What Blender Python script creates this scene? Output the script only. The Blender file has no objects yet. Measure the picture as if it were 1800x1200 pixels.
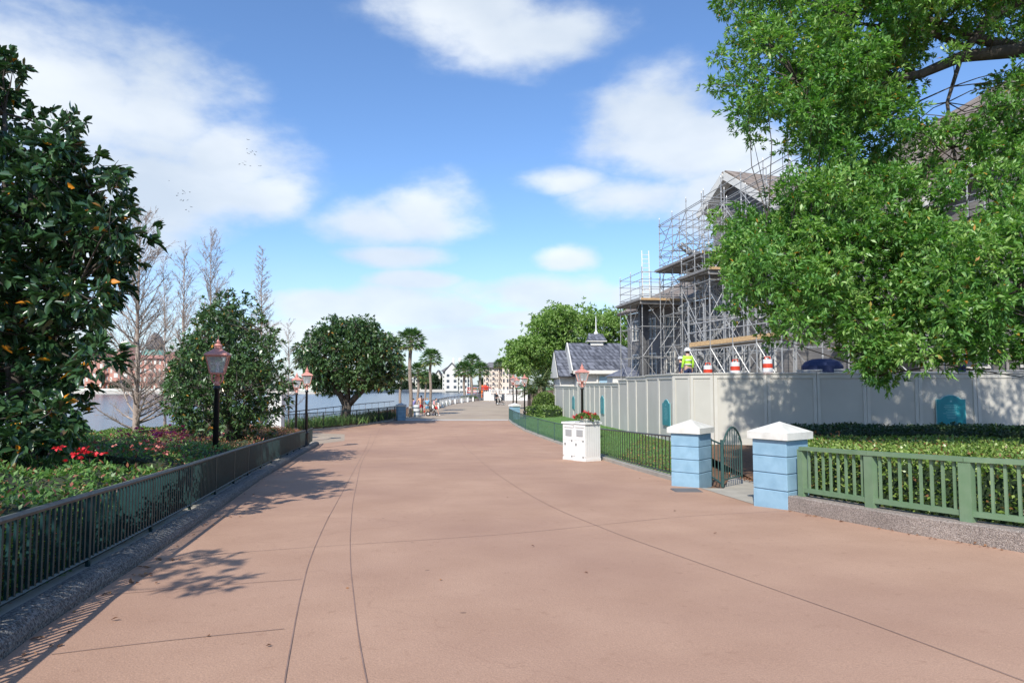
import bpy, bmesh, math, random
import numpy as np
from mathutils import Vector, Matrix
random.seed(7); rng = np.random.default_rng(7)
sc = bpy.context.scene
col = sc.collection
R = math.radians
# ------------------------------------------------------------------ camera
EYE = 1.68; F = 1200.0; PITCH = math.atan(75/1200)
cam = bpy.data.cameras.new('camera'); camo = bpy.data.objects.new('camera', cam); col.objects.link(camo)
cam.lens = 24; cam.sensor_width = 36; cam.clip_start = 0.05; cam.clip_end = 6000
camo.location = (0, 0, EYE); camo.rotation_euler = (R(90)+PITCH, 0, 0)
sc.camera = camo
sc.render.resolution_x = 1024; sc.render.resolution_y = 682
# ------------------------------------------------------------------ light
SUN_EL = 41; SUN_DIR = Vector((0.33, 1.0, 0)).normalized()      # where the light travels to on the ground
sun = bpy.data.lights.new('sun', 'SUN'); suno = bpy.data.objects.new('sun', sun); col.objects.link(suno)
sun.energy = 3.8; sun.angle = R(0.53); sun.color = (1.0, 0.955, 0.88)
ldir = Vector((SUN_DIR.x*math.cos(R(SUN_EL)), SUN_DIR.y*math.cos(R(SUN_EL)), -math.sin(R(SUN_EL))))
suno.rotation_euler = ldir.to_track_quat('-Z', 'Y').to_euler()
sc.view_settings.view_transform = 'Standard'; sc.view_settings.look = 'None'
sc.view_settings.exposure = 0.50; sc.view_settings.gamma = 1

def ray(px, py):
    a = (px-900)/F; b = (600-py)/F
    c, s = math.cos(PITCH), math.sin(PITCH)
    return Vector((a, c-b*s, s+b*c))
def at(px, py, Y):
    d = ray(px, py); t = Y/d.y
    return Vector((d.x*t, Y, EYE+d.z*t))

def world():
    w = bpy.data.worlds.new('World'); sc.world = w; w.use_nodes = True
    nt = w.node_tree; nt.nodes.clear()
    N = nt.nodes.new; Lk = nt.links.new
    def M(op, a, b=None, clamp=False):
        n = N('ShaderNodeMath'); n.operation = op; n.use_clamp = clamp
        for i, v in enumerate((a, b)):
            if v is None: continue
            if isinstance(v, (int, float)): n.inputs[i].default_value = v
            else: Lk(v, n.inputs[i])
        return n.outputs[0]
    sky = N('ShaderNodeTexSky'); sky.sky_type = 'NISHITA'; sky.sun_disc = False
    sky.sun_elevation = R(SUN_EL)
    sky.sun_rotation = math.atan2(-SUN_DIR.x, -SUN_DIR.y)
    sky.air_density = 1.0; sky.dust_density = 0.6; sky.ozone_density = 3.0
    tc = N('ShaderNodeTexCoord'); sep = N('ShaderNodeSeparateXYZ'); Lk(tc.outputs['Generated'], sep.inputs[0])
    az = M('ARCTAN2', sep.outputs[0], sep.outputs[1]); el = M('ARCSINE', sep.outputs[2])
    no = N('ShaderNodeTexNoise'); no.inputs['Scale'].default_value = 5.0; no.inputs['Detail'].default_value = 8
    no.inputs['Roughness'].default_value = 0.56
    mp = N('ShaderNodeMapping'); mp.inputs['Scale'].default_value = (1, 1, 2.0); Lk(tc.outputs['Generated'], mp.inputs[0]); Lk(mp.outputs[0], no.inputs['Vector'])
    clouds = [(130,175,210,100,-.12),(290,215,160,100,-.15),(240,320,250,80,-.15),(390,265,140,75,-.1),(490,345,110,50,0),(90,420,280,85),(60,560,250,70),
              (650,390,120,42,-.12),(745,375,95,46,-.12),(690,450,110,22),(730,492,85,18),
              (1150,190,120,80,.05),(1210,260,150,70,.0),(1110,345,120,40,.1),(1290,340,130,60),(1000,320,110,28,.25),
              (800,15,220,60,.22),(960,55,190,60,.22),
              (700,545,200,38,-.12),(950,518,150,30,-.15),(1000,458,60,22,.05),(600,535,130,26,-.1),(1150,520,110,28,-.1),(800,600,330,32,-.1),(930,560,140,22),(540,590,150,30),(1300,600,300,30)]
    acc = None
    for cl_ in clouds:
        x, y, rx, ry = cl_[:4]; wt = cl_[4] if len(cl_) > 4 else 0
        d = ray(x, y).normalized(); a0 = math.atan2(d.x, d.y); e0 = math.asin(d.z)
        dx = M('DIVIDE', M('SUBTRACT', az, a0), rx*1.45/F*math.cos(a0)**2)
        dy = M('DIVIDE', M('SUBTRACT', el, e0), ry*1.45/F*math.cos(a0))
        q = M('SUBTRACT', 1.0-wt, M('SQRT', M('ADD', M('MULTIPLY', dx, dx), M('MULTIPLY', dy, dy))))
        q = M('MAXIMUM', q, -0.6)
        acc = q if acc is None else M('MAXIMUM', acc, q)
    # broken cloud elsewhere (behind the viewer)
    v = M('ADD', acc, M('MULTIPLY', M('SUBTRACT', no.outputs[0], 0.5), 2.0))
    mr = N('ShaderNodeMapRange'); mr.interpolation_type = 'SMOOTHERSTEP'
    mr.inputs['From Min'].default_value = 0.0; mr.inputs['From Max'].default_value = 0.82
    mr.inputs['To Max'].default_value = 0.9
    Lk(v, mr.inputs['Value'])
    # low haze near the horizon
    hz = N('ShaderNodeMapRange'); hz.interpolation_type = 'SMOOTHSTEP'
    hz.inputs['From Min'].default_value = R(-2); hz.inputs['From Max'].default_value = R(13)
    hz.inputs['To Min'].default_value = 0.62; hz.inputs['To Max'].default_value = 0.0; Lk(el, hz.inputs['Value'])
    fac = M('MAXIMUM', mr.outputs[0], hz.outputs[0])
    # cloud brightness: bright tops, greyer bases and structure
    n2 = N('ShaderNodeTexNoise'); n2.inputs['Scale'].default_value = 3.4; n2.inputs['Detail'].default_value = 5; Lk(mp.outputs[0], n2.inputs['Vector'])
    cr = N('ShaderNodeValToRGB'); cr.color_ramp.elements[0].position = 0.36; cr.color_ramp.elements[1].position = 0.66
    cr.color_ramp.elements[0].color = (3.3, 3.75, 4.3, 1); cr.color_ramp.elements[1].color = (4.8, 5.05, 5.25, 1)
    Lk(n2.outputs[0], cr.inputs[0])
    tint = N('ShaderNodeMixRGB'); tint.blend_type = 'MULTIPLY'; tint.inputs[0].default_value = 1
    tint.inputs[2].default_value = SKY_TINT
    Lk(sky.outputs[0], tint.inputs[1])
    mx = N('ShaderNodeMixRGB'); Lk(fac, mx.inputs[0]); Lk(tint.outputs[0], mx.inputs[1]); Lk(cr.outputs[0], mx.inputs[2])
    bg = N('ShaderNodeBackground'); bg.inputs[1].default_value = 0.148; Lk(mx.outputs[0], bg.inputs[0])
    o = N('ShaderNodeOutputWorld'); Lk(bg.outputs[0], o.inputs[0])
SKY_TINT = (0.71, 0.84, 0.99, 1)
world()

# ------------------------------------------------------------------ terrain height
def G(y):
    # promenade: level at the viewer, falling to a flat plaza
    if y < 2: return 0.0
    if y > 33: return -1.15
    if y < 5: return -0.041*(y-2)**2/6
    if y > 30: return -1.15+0.041*(33-y)**2/6
    return -0.041*(y-3.5)
def gp(px, py, dz=0.0):
    d = ray(px, py); t0 = 0.5; 
    lo, hi = 0.5, 2000.0
    for _ in range(60):
        m = (lo+hi)/2; p = EYE+d.z*m
        if p > G(d.y*m)+dz: lo = m
        else: hi = m
    return Vector((d.x*lo, d.y*lo, G(d.y*lo)+dz))

# ------------------------------------------------------------------ materials
MATS = {}
def mat(name, c1, c2=None, scale=3.0, rough=0.75, metal=0.0, bump=0.0, bscale=None, spec=0.4, detail=5, coords='Object', stretch=None, c3=None, s3=0.4, f3=0.5):
    m = bpy.data.materials.new(name); m.use_nodes = True; nt = m.node_tree; N = nt.nodes.new; Lk = nt.links.new
    b = nt.nodes['Principled BSDF']; b.inputs['Roughness'].default_value = rough; b.inputs['Metallic'].default_value = metal
    b.inputs['Specular IOR Level'].default_value = spec
    b.inputs['Base Color'].default_value = (*c1, 1)
    tc = N('ShaderNodeTexCoord'); vec = tc.outputs[coords]
    if stretch:
        mp = N('ShaderNodeMapping'); mp.inputs['Scale'].default_value = stretch; Lk(vec, mp.inputs[0]); vec = mp.outputs[0]
    if c2 is not None:
        n = N('ShaderNodeTexNoise'); n.inputs['Scale'].default_value = scale; n.inputs['Detail'].default_value = detail; Lk(vec, n.inputs['Vector'])
        r = N('ShaderNodeValToRGB'); r.color_ramp.elements[0].position = 0.3; r.color_ramp.elements[1].position = 0.7
        r.color_ramp.elements[0].color = (*c1, 1); r.color_ramp.elements[1].color = (*c2, 1); Lk(n.outputs[0], r.inputs[0])
        out = r.outputs[0]
        if c3 is not None:
            n3 = N('ShaderNodeTexNoise'); n3.inputs['Scale'].default_value = s3; n3.inputs['Detail'].default_value = 6; Lk(vec, n3.inputs['Vector'])
            r3 = N('ShaderNodeValToRGB'); r3.color_ramp.elements[0].position = 0.42; r3.color_ramp.elements[1].position = 0.68
            r3.color_ramp.elements[0].color = (0,0,0,1); r3.color_ramp.elements[1].color = (f3,f3,f3,1); Lk(n3.outputs[0], r3.inputs[0])
            x = N('ShaderNodeMixRGB'); Lk(r3.outputs[0], x.inputs[0]); Lk(out, x.inputs[1]); x.inputs[2].default_value = (*c3, 1); out = x.outputs[0]
        Lk(out, b.inputs['Base Color'])
    if bump:
        n = N('ShaderNodeTexNoise'); n.inputs['Scale'].default_value = bscale or scale*4; n.inputs['Detail'].default_value = 4; Lk(vec, n.inputs['Vector'])
        bp = N('ShaderNodeBump'); bp.inputs['Strength'].default_value = bump; bp.inputs['Distance'].default_value = 0.02
        Lk(n.outputs[0], bp.inputs['Height']); Lk(bp.outputs[0], b.inputs['Normal'])
    MATS[name] = m
    return m
def leafmat(name, stops, rough=0.45, trans=0.3, spec=0.5, tcol=None):
    """stops: list of (pos, colour) along the per-leaf random attribute"""
    m = bpy.data.materials.new(name); m.use_nodes = True; nt = m.node_tree; N = nt.nodes.new; Lk = nt.links.new
    b = nt.nodes['Principled BSDF']; b.inputs['Roughness'].default_value = rough; b.inputs['Specular IOR Level'].default_value = spec
    at_ = N('ShaderNodeAttribute'); at_.attribute_name = 'rnd'
    r = N('ShaderNodeValToRGB'); r.color_ramp.interpolation = 'LINEAR'
    els = r.color_ramp.elements
    while len(els) < len(stops): els.new(0.5)
    for e, (p, c) in zip(els, stops): e.position = p; e.color = (*c, 1)
    Lk(at_.outputs['Fac'], r.inputs[0]); Lk(r.outputs[0], b.inputs['Base Color'])
    if trans > 0:
        t = N('ShaderNodeBsdfTranslucent'); g = N('ShaderNodeMixRGB'); g.blend_type = 'MULTIPLY'; g.inputs[0].default_value = 1
        g.inputs[2].default_value = (*(tcol or (1.1, 1.5, 0.5)), 1); Lk(r.outputs[0], g.inputs[1]); Lk(g.outputs[0], t.inputs[0])
        mx = N('ShaderNodeMixShader'); mx.inputs[0].default_value = trans
        o = nt.nodes['Material Output']; Lk(b.outputs[0], mx.inputs[1]); Lk(t.outputs[0], mx.inputs[2]); Lk(mx.outputs[0], o.inputs[0])
    MATS[name] = m; return m

mat('pink_paving', (.415,.25,.166), (.482,.30,.203), scale=1.1, rough=.88, bump=.25, bscale=60, c3=(.33,.19,.135), s3=.2, f3=.6)
def speckle():
    m = MATS['pink_paving']; nt = m.node_tree; b = nt.nodes['Principled BSDF']
    old = b.inputs['Base Color'].links[0].from_socket
    N = nt.nodes.new; Lk = nt.links.new
    tc = N('ShaderNodeTexCoord'); n = N('ShaderNodeTexNoise'); n.inputs['Scale'].default_value = 110; n.inputs['Detail'].default_value = 2
    Lk(tc.outputs['Object'], n.inputs['Vector'])
    r = N('ShaderNodeValToRGB'); r.color_ramp.elements[0].position=.3; r.color_ramp.elements[1].position=.7
    r.color_ramp.elements[0].color=(.84,.84,.84,1); r.color_ramp.elements[1].color=(1.12,1.12,1.12,1); Lk(n.outputs[0], r.inputs[0])
    v = N('ShaderNodeTexNoise'); v.inputs['Scale'].default_value = 9; v.inputs['Detail'].default_value = 6; Lk(tc.outputs['Object'], v.inputs['Vector'])
    r2 = N('ShaderNodeValToRGB'); r2.color_ramp.elements[0].position=.62; r2.color_ramp.elements[1].position=.78
    r2.color_ramp.elements[0].color=(1,1,1,1); r2.color_ramp.elements[1].color=(.84,.82,.8,1); Lk(v.outputs[0], r2.inputs[0])
    x = N('ShaderNodeMixRGB'); x.blend_type='MULTIPLY'; x.inputs[0].default_value=1; Lk(old, x.inputs[1]); Lk(r.outputs[0], x.inputs[2])
    y = N('ShaderNodeMixRGB'); y.blend_type='MULTIPLY'; y.inputs[0].default_value=1; Lk(x.outputs[0], y.inputs[1]); Lk(r2.outputs[0], y.inputs[2])
    # gum spots, and a few wandering hairline cracks
    vo = N('ShaderNodeTexVoronoi'); vo.inputs['Scale'].default_value = 1.15; Lk(tc.outputs['Object'], vo.inputs['Vector'])
    r3 = N('ShaderNodeValToRGB'); r3.color_ramp.elements[0].position=.022; r3.color_ramp.elements[1].position=.032
    r3.color_ramp.elements[0].color=(.62,.62,.62,1); r3.color_ramp.elements[1].color=(1,1,1,1); Lk(vo.outputs['Distance'], r3.inputs[0])
    dn = N('ShaderNodeTexNoise'); dn.inputs['Scale'].default_value=1.4; dn.inputs['Detail'].default_value=5; Lk(tc.outputs['Object'], dn.inputs['Vector'])
    va = N('ShaderNodeVectorMath'); va.operation='MULTIPLY_ADD'; Lk(dn.outputs['Color'], va.inputs[0]); va.inputs[1].default_value=(1.3,1.3,0); Lk(tc.outputs['Object'], va.inputs[2])
    vc = N('ShaderNodeTexVoronoi'); vc.feature='DISTANCE_TO_EDGE'; vc.inputs['Scale'].default_value=.16; Lk(va.outputs[0], vc.inputs['Vector'])
    r4 = N('ShaderNodeValToRGB'); r4.color_ramp.elements[0].position=.0006; r4.color_ramp.elements[1].position=.0016
    r4.color_ramp.elements[0].color=(.93,.92,.92,1); r4.color_ramp.elements[1].color=(1,1,1,1); Lk(vc.outputs['Distance'], r4.inputs[0])
    z = N('ShaderNodeMixRGB'); z.blend_type='MULTIPLY'; z.inputs[0].default_value=1; Lk(y.outputs[0], z.inputs[1]); Lk(r3.outputs[0], z.inputs[2])
    z2 = N('ShaderNodeMixRGB'); z2.blend_type='MULTIPLY'; z2.inputs[0].default_value=1; Lk(z.outputs[0], z2.inputs[1]); Lk(r4.outputs[0], z2.inputs[2])
    Lk(z2.outputs[0], b.inputs['Base Color'])
speckle()
mat('tan_paving', (.36,.28,.20), (.45,.36,.265), scale=.7, rough=.9, bump=.2, bscale=30, c3=(.27,.21,.16), s3=.15)
mat('concrete', (.34,.31,.26), (.45,.41,.34), scale=3, rough=.9, bump=.2, bscale=60)
mat('joint', (.21,.135,.105), (.30,.195,.155), scale=4, rough=.95)
mat('border', (.45,.42,.37), (.55,.5,.44), scale=4, rough=.9)
def aggregate(name, a, b_, sc_):
    m = bpy.data.materials.new(name); m.use_nodes = True; nt = m.node_tree; N = nt.nodes.new; Lk = nt.links.new
    b = nt.nodes['Principled BSDF']; b.inputs['Roughness'].default_value = .9
    tc = N('ShaderNodeTexCoord'); v = N('ShaderNodeTexVoronoi'); v.inputs['Scale'].default_value = sc_; Lk(tc.outputs['Object'], v.inputs['Vector'])
    r = N('ShaderNodeValToRGB'); r.color_ramp.elements[0].color = (*a,1); r.color_ramp.elements[1].color = (*b_,1)
    sp = N('ShaderNodeSeparateColor'); Lk(v.outputs['Color'], sp.inputs[0]); Lk(sp.outputs[0], r.inputs[0])
    n = N('ShaderNodeTexNoise'); n.inputs['Scale'].default_value = 2; Lk(tc.outputs['Object'], n.inputs['Vector'])
    r2 = N('ShaderNodeValToRGB'); r2.color_ramp.elements[0].color=(.7,.7,.68,1); r2.color_ramp.elements[1].color=(1.15,1.12,1.1,1); Lk(n.outputs[0], r2.inputs[0])
    x = N('ShaderNodeMixRGB'); x.blend_type='MULTIPLY'; x.inputs[0].default_value=1; Lk(r.outputs[0], x.inputs[1]); Lk(r2.outputs[0], x.inputs[2])
    Lk(x.outputs[0], b.inputs['Base Color'])
    bp = N('ShaderNodeBump'); bp.inputs['Strength'].default_value=.8; bp.inputs['Distance'].default_value=.012; bp.invert = True
    Lk(v.outputs['Distance'], bp.inputs['Height']); Lk(bp.outputs[0], b.inputs['Normal']); MATS[name]=m
aggregate('dark_aggregate', (.05,.05,.05), (.30,.29,.27), 75)
aggregate('tan_aggregate', (.20,.165,.14), (.46,.39,.34), 85)
mat('mulch', (.10,.055,.03), (.24,.13,.07), scale=18, rough=.95, bump=.8, bscale=40)
mat('soil', (.05,.06,.035), (.10,.09,.05), scale=4, rough=.95, bump=.6, bscale=30)
mat('lawn', (.085,.18,.04), (.13,.25,.065), scale=9, rough=.9, bump=.8, bscale=90)
mat('teal_metal', (.006,.032,.034), (.012,.048,.05), scale=12, rough=.45, spec=.5)
mat('green_rail', (.03,.07,.065), (.045,.095,.085), scale=8, rough=.5)
mat('rail_top', (.065,.075,.07), (.13,.135,.12), scale=14, rough=.5)
mat('black_metal', (.012,.013,.014), (.02,.02,.022), scale=10, rough=.35)
mat('copper', (.60,.26,.20), (.72,.34,.27), scale=6, rough=.45, metal=.2)
mat('lamp_glass', (.55,.58,.58), (.65,.67,.66), scale=4, rough=.2)
mat('bulb', (.85,.85,.82), rough=.3)
mat('blue_block', (.235,.385,.49), (.27,.43,.54), scale=5, rough=.75, bump=.25, bscale=70, c3=(.16,.29,.39), s3=3.5, f3=.55)
mat('mortar', (.10,.17,.24), rough=.9)
mat('cap_stone', (.60,.585,.53), (.70,.68,.62), scale=3, rough=.8, bump=.15, bscale=40, c3=(.42,.40,.35), s3=4)
mat('green_paint', (.15,.225,.13), (.18,.26,.155), scale=7, rough=.5, c3=(.10,.2,.09), s3=3)
mat('wall_paint', (.49,.468,.41), (.53,.508,.45), scale=1.3, rough=.75, c3=(.42,.405,.36), s3=.5, f3=.5)
mat('wall_trim', (.53,.508,.45), (.57,.548,.49), scale=3, rough=.7)
mat('plaque_teal', (.01,.20,.235), (.012,.235,.27), scale=4, rough=.4)
mat('plaque_edge', (.30,.52,.53), rough=.5)
mat('plaque_ink', (.22,.50,.52), rough=.6)
mat('white_paint', (.72,.71,.67), (.78,.77,.73), scale=4, rough=.5, c3=(.62,.61,.57), s3=2)
mat('dark_slot', (.03,.03,.03), rough=.6)
mat('grey_slot', (.35,.35,.34), rough=.6)
mat('bark', (.055,.046,.037), (.12,.10,.083), scale=6, rough=.95, bump=.9, bscale=20, stretch=(1,1,.3))
mat('grey_bark', (.16,.15,.135), (.28,.255,.22), scale=5, rough=.95, bump=.6, bscale=20, stretch=(1,1,.3))
mat('cypress_bark', (.26,.20,.16), (.42,.34,.28), scale=6, rough=.95, bump=.6, bscale=20, stretch=(1,1,.25))
mat('palm_bark', (.20,.15,.115), (.36,.29,.23), scale=7, rough=.95, bump=.8, bscale=14, stretch=(1,1,2))
mat('water', (.05,.075,.105), rough=.22, spec=.5)
mat('scaffold_steel', (.30,.30,.295), (.46,.455,.44), scale=5, rough=.5, metal=.3)
mat('scaffold_dark', (.05,.05,.055), (.1,.1,.1), scale=3, rough=.7)
mat('plank', (.36,.23,.12), (.52,.36,.19), scale=4, rough=.8, stretch=(.4,4,4))
mat('deck_grey', (.20,.19,.18), (.30,.285,.265), scale=5, rough=.85)
mat('slate', (.10,.11,.145), (.17,.18,.22), scale=3, rough=.7)
mat('cream_trim', (.60,.58,.53), (.66,.64,.59), scale=3, rough=.7)
mat('pale_blue', (.30,.45,.56), rough=.7)
mat('orange_red', (.62,.06,.025), rough=.5)
mat('white_band', (.75,.75,.73), rough=.4)
mat('skin_light', (.55,.33,.24), (.6,.37,.28), scale=9, rough=.6)
mat('hair_dark', (.03,.02,.015), rough=.6)
mat('hair_blond', (.42,.30,.15), rough=.6)
mat('cloth_blue', (.16,.36,.52), (.2,.42,.58), scale=9, rough=.85)
mat('cloth_purple', (.24,.22,.5), (.3,.28,.56), scale=9, rough=.85)
mat('cloth_orange', (.75,.36,.2), (.8,.42,.26), scale=9, rough=.85)
mat('cloth_red', (.6,.03,.03), rough=.85)
mat('cloth_pink', (.72,.36,.35), rough=.85)
mat('cloth_grey', (.2,.22,.22), (.26,.28,.28), scale=9, rough=.85)
mat('cloth_navy', (.02,.03,.08), rough=.85)
mat('cloth_black', (.02,.02,.022), rough=.8)
mat('cloth_white', (.7,.7,.7), rough=.85)
mat('hi_vis', (.42,.72,.06), rough=.7)
mat('hi_vis_orange', (.85,.2,.03), rough=.7)
mat('rubber', (.02,.02,.02), rough=.7)
mat('brick_red', (.44,.20,.15), (.52,.26,.20), scale=2, rough=.9)
mat('roof_brown', (.22,.15,.125), (.32,.23,.2), scale=2.5, rough=.9)
mat('hotel_white', (.62,.60,.53), (.70,.68,.61), scale=.3, rough=.8)
mat('hotel_cream', (.62,.52,.42), (.68,.58,.48), scale=.3, rough=.8)
mat('roof_grey', (.14,.13,.135), (.2,.19,.19), scale=.5, rough=.9)
mat('win_dark', (.06,.07,.085), rough=.25)
mat('verdigris', (.12,.27,.22), (.17,.33,.28), scale=2, rough=.7)
mat('timber_post', (.22,.16,.11), (.36,.28,.2), scale=8, rough=.9, bump=.5)
mat('bird_black', (.015,.015,.015), rough=.7)
mat('grate', (.17,.16,.16), rough=.6, metal=.3)
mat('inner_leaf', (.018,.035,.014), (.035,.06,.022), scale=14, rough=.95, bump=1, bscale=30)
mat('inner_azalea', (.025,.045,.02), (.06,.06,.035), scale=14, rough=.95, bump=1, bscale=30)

def siding(name, a, b_, pitch=.18, line=(.5,.5,.5), vertical=False):
    m = mat(name, a, b_, scale=1.2, rough=.8)
    nt = m.node_tree; b = nt.nodes['Principled BSDF']; N = nt.nodes.new; Lk = nt.links.new
    old = b.inputs['Base Color'].links[0].from_socket
    tc = N('ShaderNodeTexCoord'); s = N('ShaderNodeSeparateXYZ'); Lk(tc.outputs['Object'], s.inputs[0])
    d = N('ShaderNodeMath'); d.operation='DIVIDE'; Lk(s.outputs[0 if vertical else 2], d.inputs[0]); d.inputs[1].default_value = pitch
    f = N('ShaderNodeMath'); f.operation='FRACT'; Lk(d.outputs[0], f.inputs[0])
    r = N('ShaderNodeValToRGB'); r.color_ramp.elements[0].position=0.0; r.color_ramp.elements[0].color=(*line,1)
    r.color_ramp.elements[1].position=.14; r.color_ramp.elements[1].color=(1,1,1,1); Lk(f.outputs[0], r.inputs[0])
    x = N('ShaderNodeMixRGB'); x.blend_type='MULTIPLY'; x.inputs[0].default_value=1; Lk(old, x.inputs[1]); Lk(r.outputs[0], x.inputs[2]); Lk(x.outputs[0], b.inputs['Base Color'])
    bp = N('ShaderNodeBump'); bp.inputs['Strength'].default_value=.5; bp.inputs['Distance'].default_value=.02; Lk(f.outputs[0], bp.inputs['Height']); Lk(bp.outputs[0], b.inputs['Normal'])
siding('grey_siding', (.15,.142,.14), (.21,.20,.193), pitch=.16)
def shingles(name, a, b_, course=.25, vscale=3.2, depth=.05):
    m = bpy.data.materials.new(name); m.use_nodes = True; nt = m.node_tree; N = nt.nodes.new; Lk = nt.links.new
    b = nt.nodes['Principled BSDF']; b.inputs['Roughness'].default_value=.85
    tc = N('ShaderNodeTexCoord'); s = N('ShaderNodeSeparateXYZ'); Lk(tc.outputs['Object'], s.inputs[0])
    d = N('ShaderNodeMath'); d.operation='DIVIDE'; Lk(s.outputs[2], d.inputs[0]); d.inputs[1].default_value = course
    fl = N('ShaderNodeMath'); fl.operation='FLOOR'; Lk(d.outputs[0], fl.inputs[0])
    f = N('ShaderNodeMath'); f.operation='FRACT'; Lk(d.outputs[0], f.inputs[0])
    cb = N('ShaderNodeCombineXYZ'); ax = N('ShaderNodeMath'); ax.operation='MULTIPLY_ADD'; Lk(s.outputs[1], ax.inputs[0]); ax.inputs[1].default_value=.6; Lk(s.outputs[0], ax.inputs[2])
    Lk(ax.outputs[0], cb.inputs[0]); Lk(fl.outputs[0], cb.inputs[1])
    n = N('ShaderNodeTexNoise'); n.inputs['Scale'].default_value=vscale; n.inputs['Detail'].default_value=1; Lk(cb.outputs[0], n.inputs['Vector'])
    r = N('ShaderNodeValToRGB'); r.color_ramp.elements[0].position=.35; r.color_ramp.elements[1].position=.65
    r.color_ramp.elements[0].color=(*a,1); r.color_ramp.elements[1].color=(*b_,1); Lk(n.outputs[0], r.inputs[0])
    r2 = N('ShaderNodeValToRGB'); r2.color_ramp.elements[0].color=(.45,.45,.45,1); r2.color_ramp.elements[1].position=.25; r2.color_ramp.elements[1].color=(1,1,1,1); Lk(f.outputs[0], r2.inputs[0])
    x = N('ShaderNodeMixRGB'); x.blend_type='MULTIPLY'; x.inputs[0].default_value=1; Lk(r.outputs[0], x.inputs[1]); Lk(r2.outputs[0], x.inputs[2]); Lk(x.outputs[0], b.inputs['Base Color'])
    bp = N('ShaderNodeBump'); bp.inputs['Strength'].default_value=.8; bp.inputs['Distance'].default_value=depth; Lk(f.outputs[0], bp.inputs['Height']); Lk(bp.outputs[0], b.inputs['Normal'])
    MATS[name]=m
shingles('slate_tiles', (.045,.05,.066), (.165,.175,.21), course=.30, vscale=3.4, depth=.12)
shingles('brown_shingles', (.17,.135,.11), (.31,.255,.21), course=.22, vscale=2)
def water():
    m = MATS['water']; nt = m.node_tree; N = nt.nodes.new; Lk = nt.links.new; b = nt.nodes['Principled BSDF']
    tc = N('ShaderNodeTexCoord'); mp = N('ShaderNodeMapping'); mp.inputs['Scale'].default_value=(.35,1.2,1); Lk(tc.outputs['Object'], mp.inputs[0])
    n = N('ShaderNodeTexNoise'); n.inputs['Scale'].default_value=1.6; n.inputs['Detail'].default_value=5; Lk(mp.outputs[0], n.inputs['Vector'])
    bp = N('ShaderNodeBump'); bp.inputs['Strength'].default_value=.5; bp.inputs['Distance'].default_value=.12; Lk(n.outputs[0], bp.inputs['Height']); Lk(bp.outputs[0], b.inputs['Normal'])
water()
leafmat('magnolia_leaf', [(0,(.018,.05,.02)),(.55,(.04,.095,.035)),(.84,(.085,.16,.06)),(.92,(.13,.09,.05)),(.975,(.13,.075,.035)),(.985,(.60,.22,.02)),(1,(.65,.30,.03))], rough=.28, trans=.1, spec=.6)
leafmat('magnolia_olive_leaf', [(0,(.035,.085,.03)),(.5,(.075,.145,.05)),(.86,(.16,.23,.095)),(.965,(.16,.17,.075)),(.985,(.45,.2,.03)),(1,(.5,.25,.04))], rough=.3, trans=.12, spec=.6)
leafmat('oak_leaf', [(0,(.06,.165,.035)),(.4,(.125,.28,.065)),(.7,(.25,.41,.10)),(.95,(.38,.50,.17)),(.98,(.45,.46,.14)),(.995,(.5,.26,.04)),(1,(.5,.2,.03))], rough=.42, trans=.3)
leafmat('far_oak_leaf', [(0,(.13,.23,.05)),(.5,(.22,.34,.09)),(1,(.36,.46,.16))], rough=.6, trans=.3)
leafmat('dark_tree_leaf', [(0,(.015,.035,.016)),(1,(.05,.085,.035))], rough=.6, trans=.15)
leafmat('hedge_leaf', [(0,(.09,.16,.03)),(.5,(.19,.29,.055)),(.86,(.36,.43,.13)),(.93,(.20,.10,.045)),(1,(.26,.12,.05))], rough=.35, trans=.22)
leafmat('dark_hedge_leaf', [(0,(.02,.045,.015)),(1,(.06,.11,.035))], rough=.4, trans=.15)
leafmat('azalea_leaf', [(0,(.07,.16,.035)),(.5,(.13,.26,.06)),(.84,(.22,.34,.10)),(.93,(.36,.15,.08)),(1,(.4,.12,.09))], rough=.4, trans=.25)
leafmat('azalea_bronze_leaf', [(0,(.11,.12,.045)),(.4,(.16,.17,.06)),(.7,(.30,.12,.07)),(1,(.45,.15,.10))], rough=.5, trans=.2)
leafmat('palm_leaf', [(0,(.05,.12,.035)),(.6,(.10,.19,.055)),(.92,(.2,.26,.09)),(1,(.32,.26,.12))], rough=.4, trans=.2)
leafmat('shrub_leaf', [(0,(.08,.15,.03)),(1,(.22,.30,.08))], rough=.4, trans=.25)
leafmat('grass_blade', [(0,(.09,.19,.04)),(.8,(.16,.28,.07)),(1,(.22,.2,.09))], rough=.6, trans=.2)
leafmat('petal_pink', [(0,(.62,.05,.13)),(.5,(.75,.10,.22)),(1,(.65,.08,.34))], rough=.5, trans=.2, tcol=(1,1,1))
leafmat('petal_red', [(0,(.55,.01,.02)),(1,(.75,.04,.05))], rough=.5, trans=.15, tcol=(1,1,1))
leafmat('petal_salmon', [(0,(.5,.15,.12)),(1,(.68,.25,.2))], rough=.5, trans=.15, tcol=(1,1,1))
leafmat('litter_leaf', [(0,(.13,.06,.03)),(.6,(.28,.13,.06)),(1,(.45,.2,.06))], rough=.8, trans=0)

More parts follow.
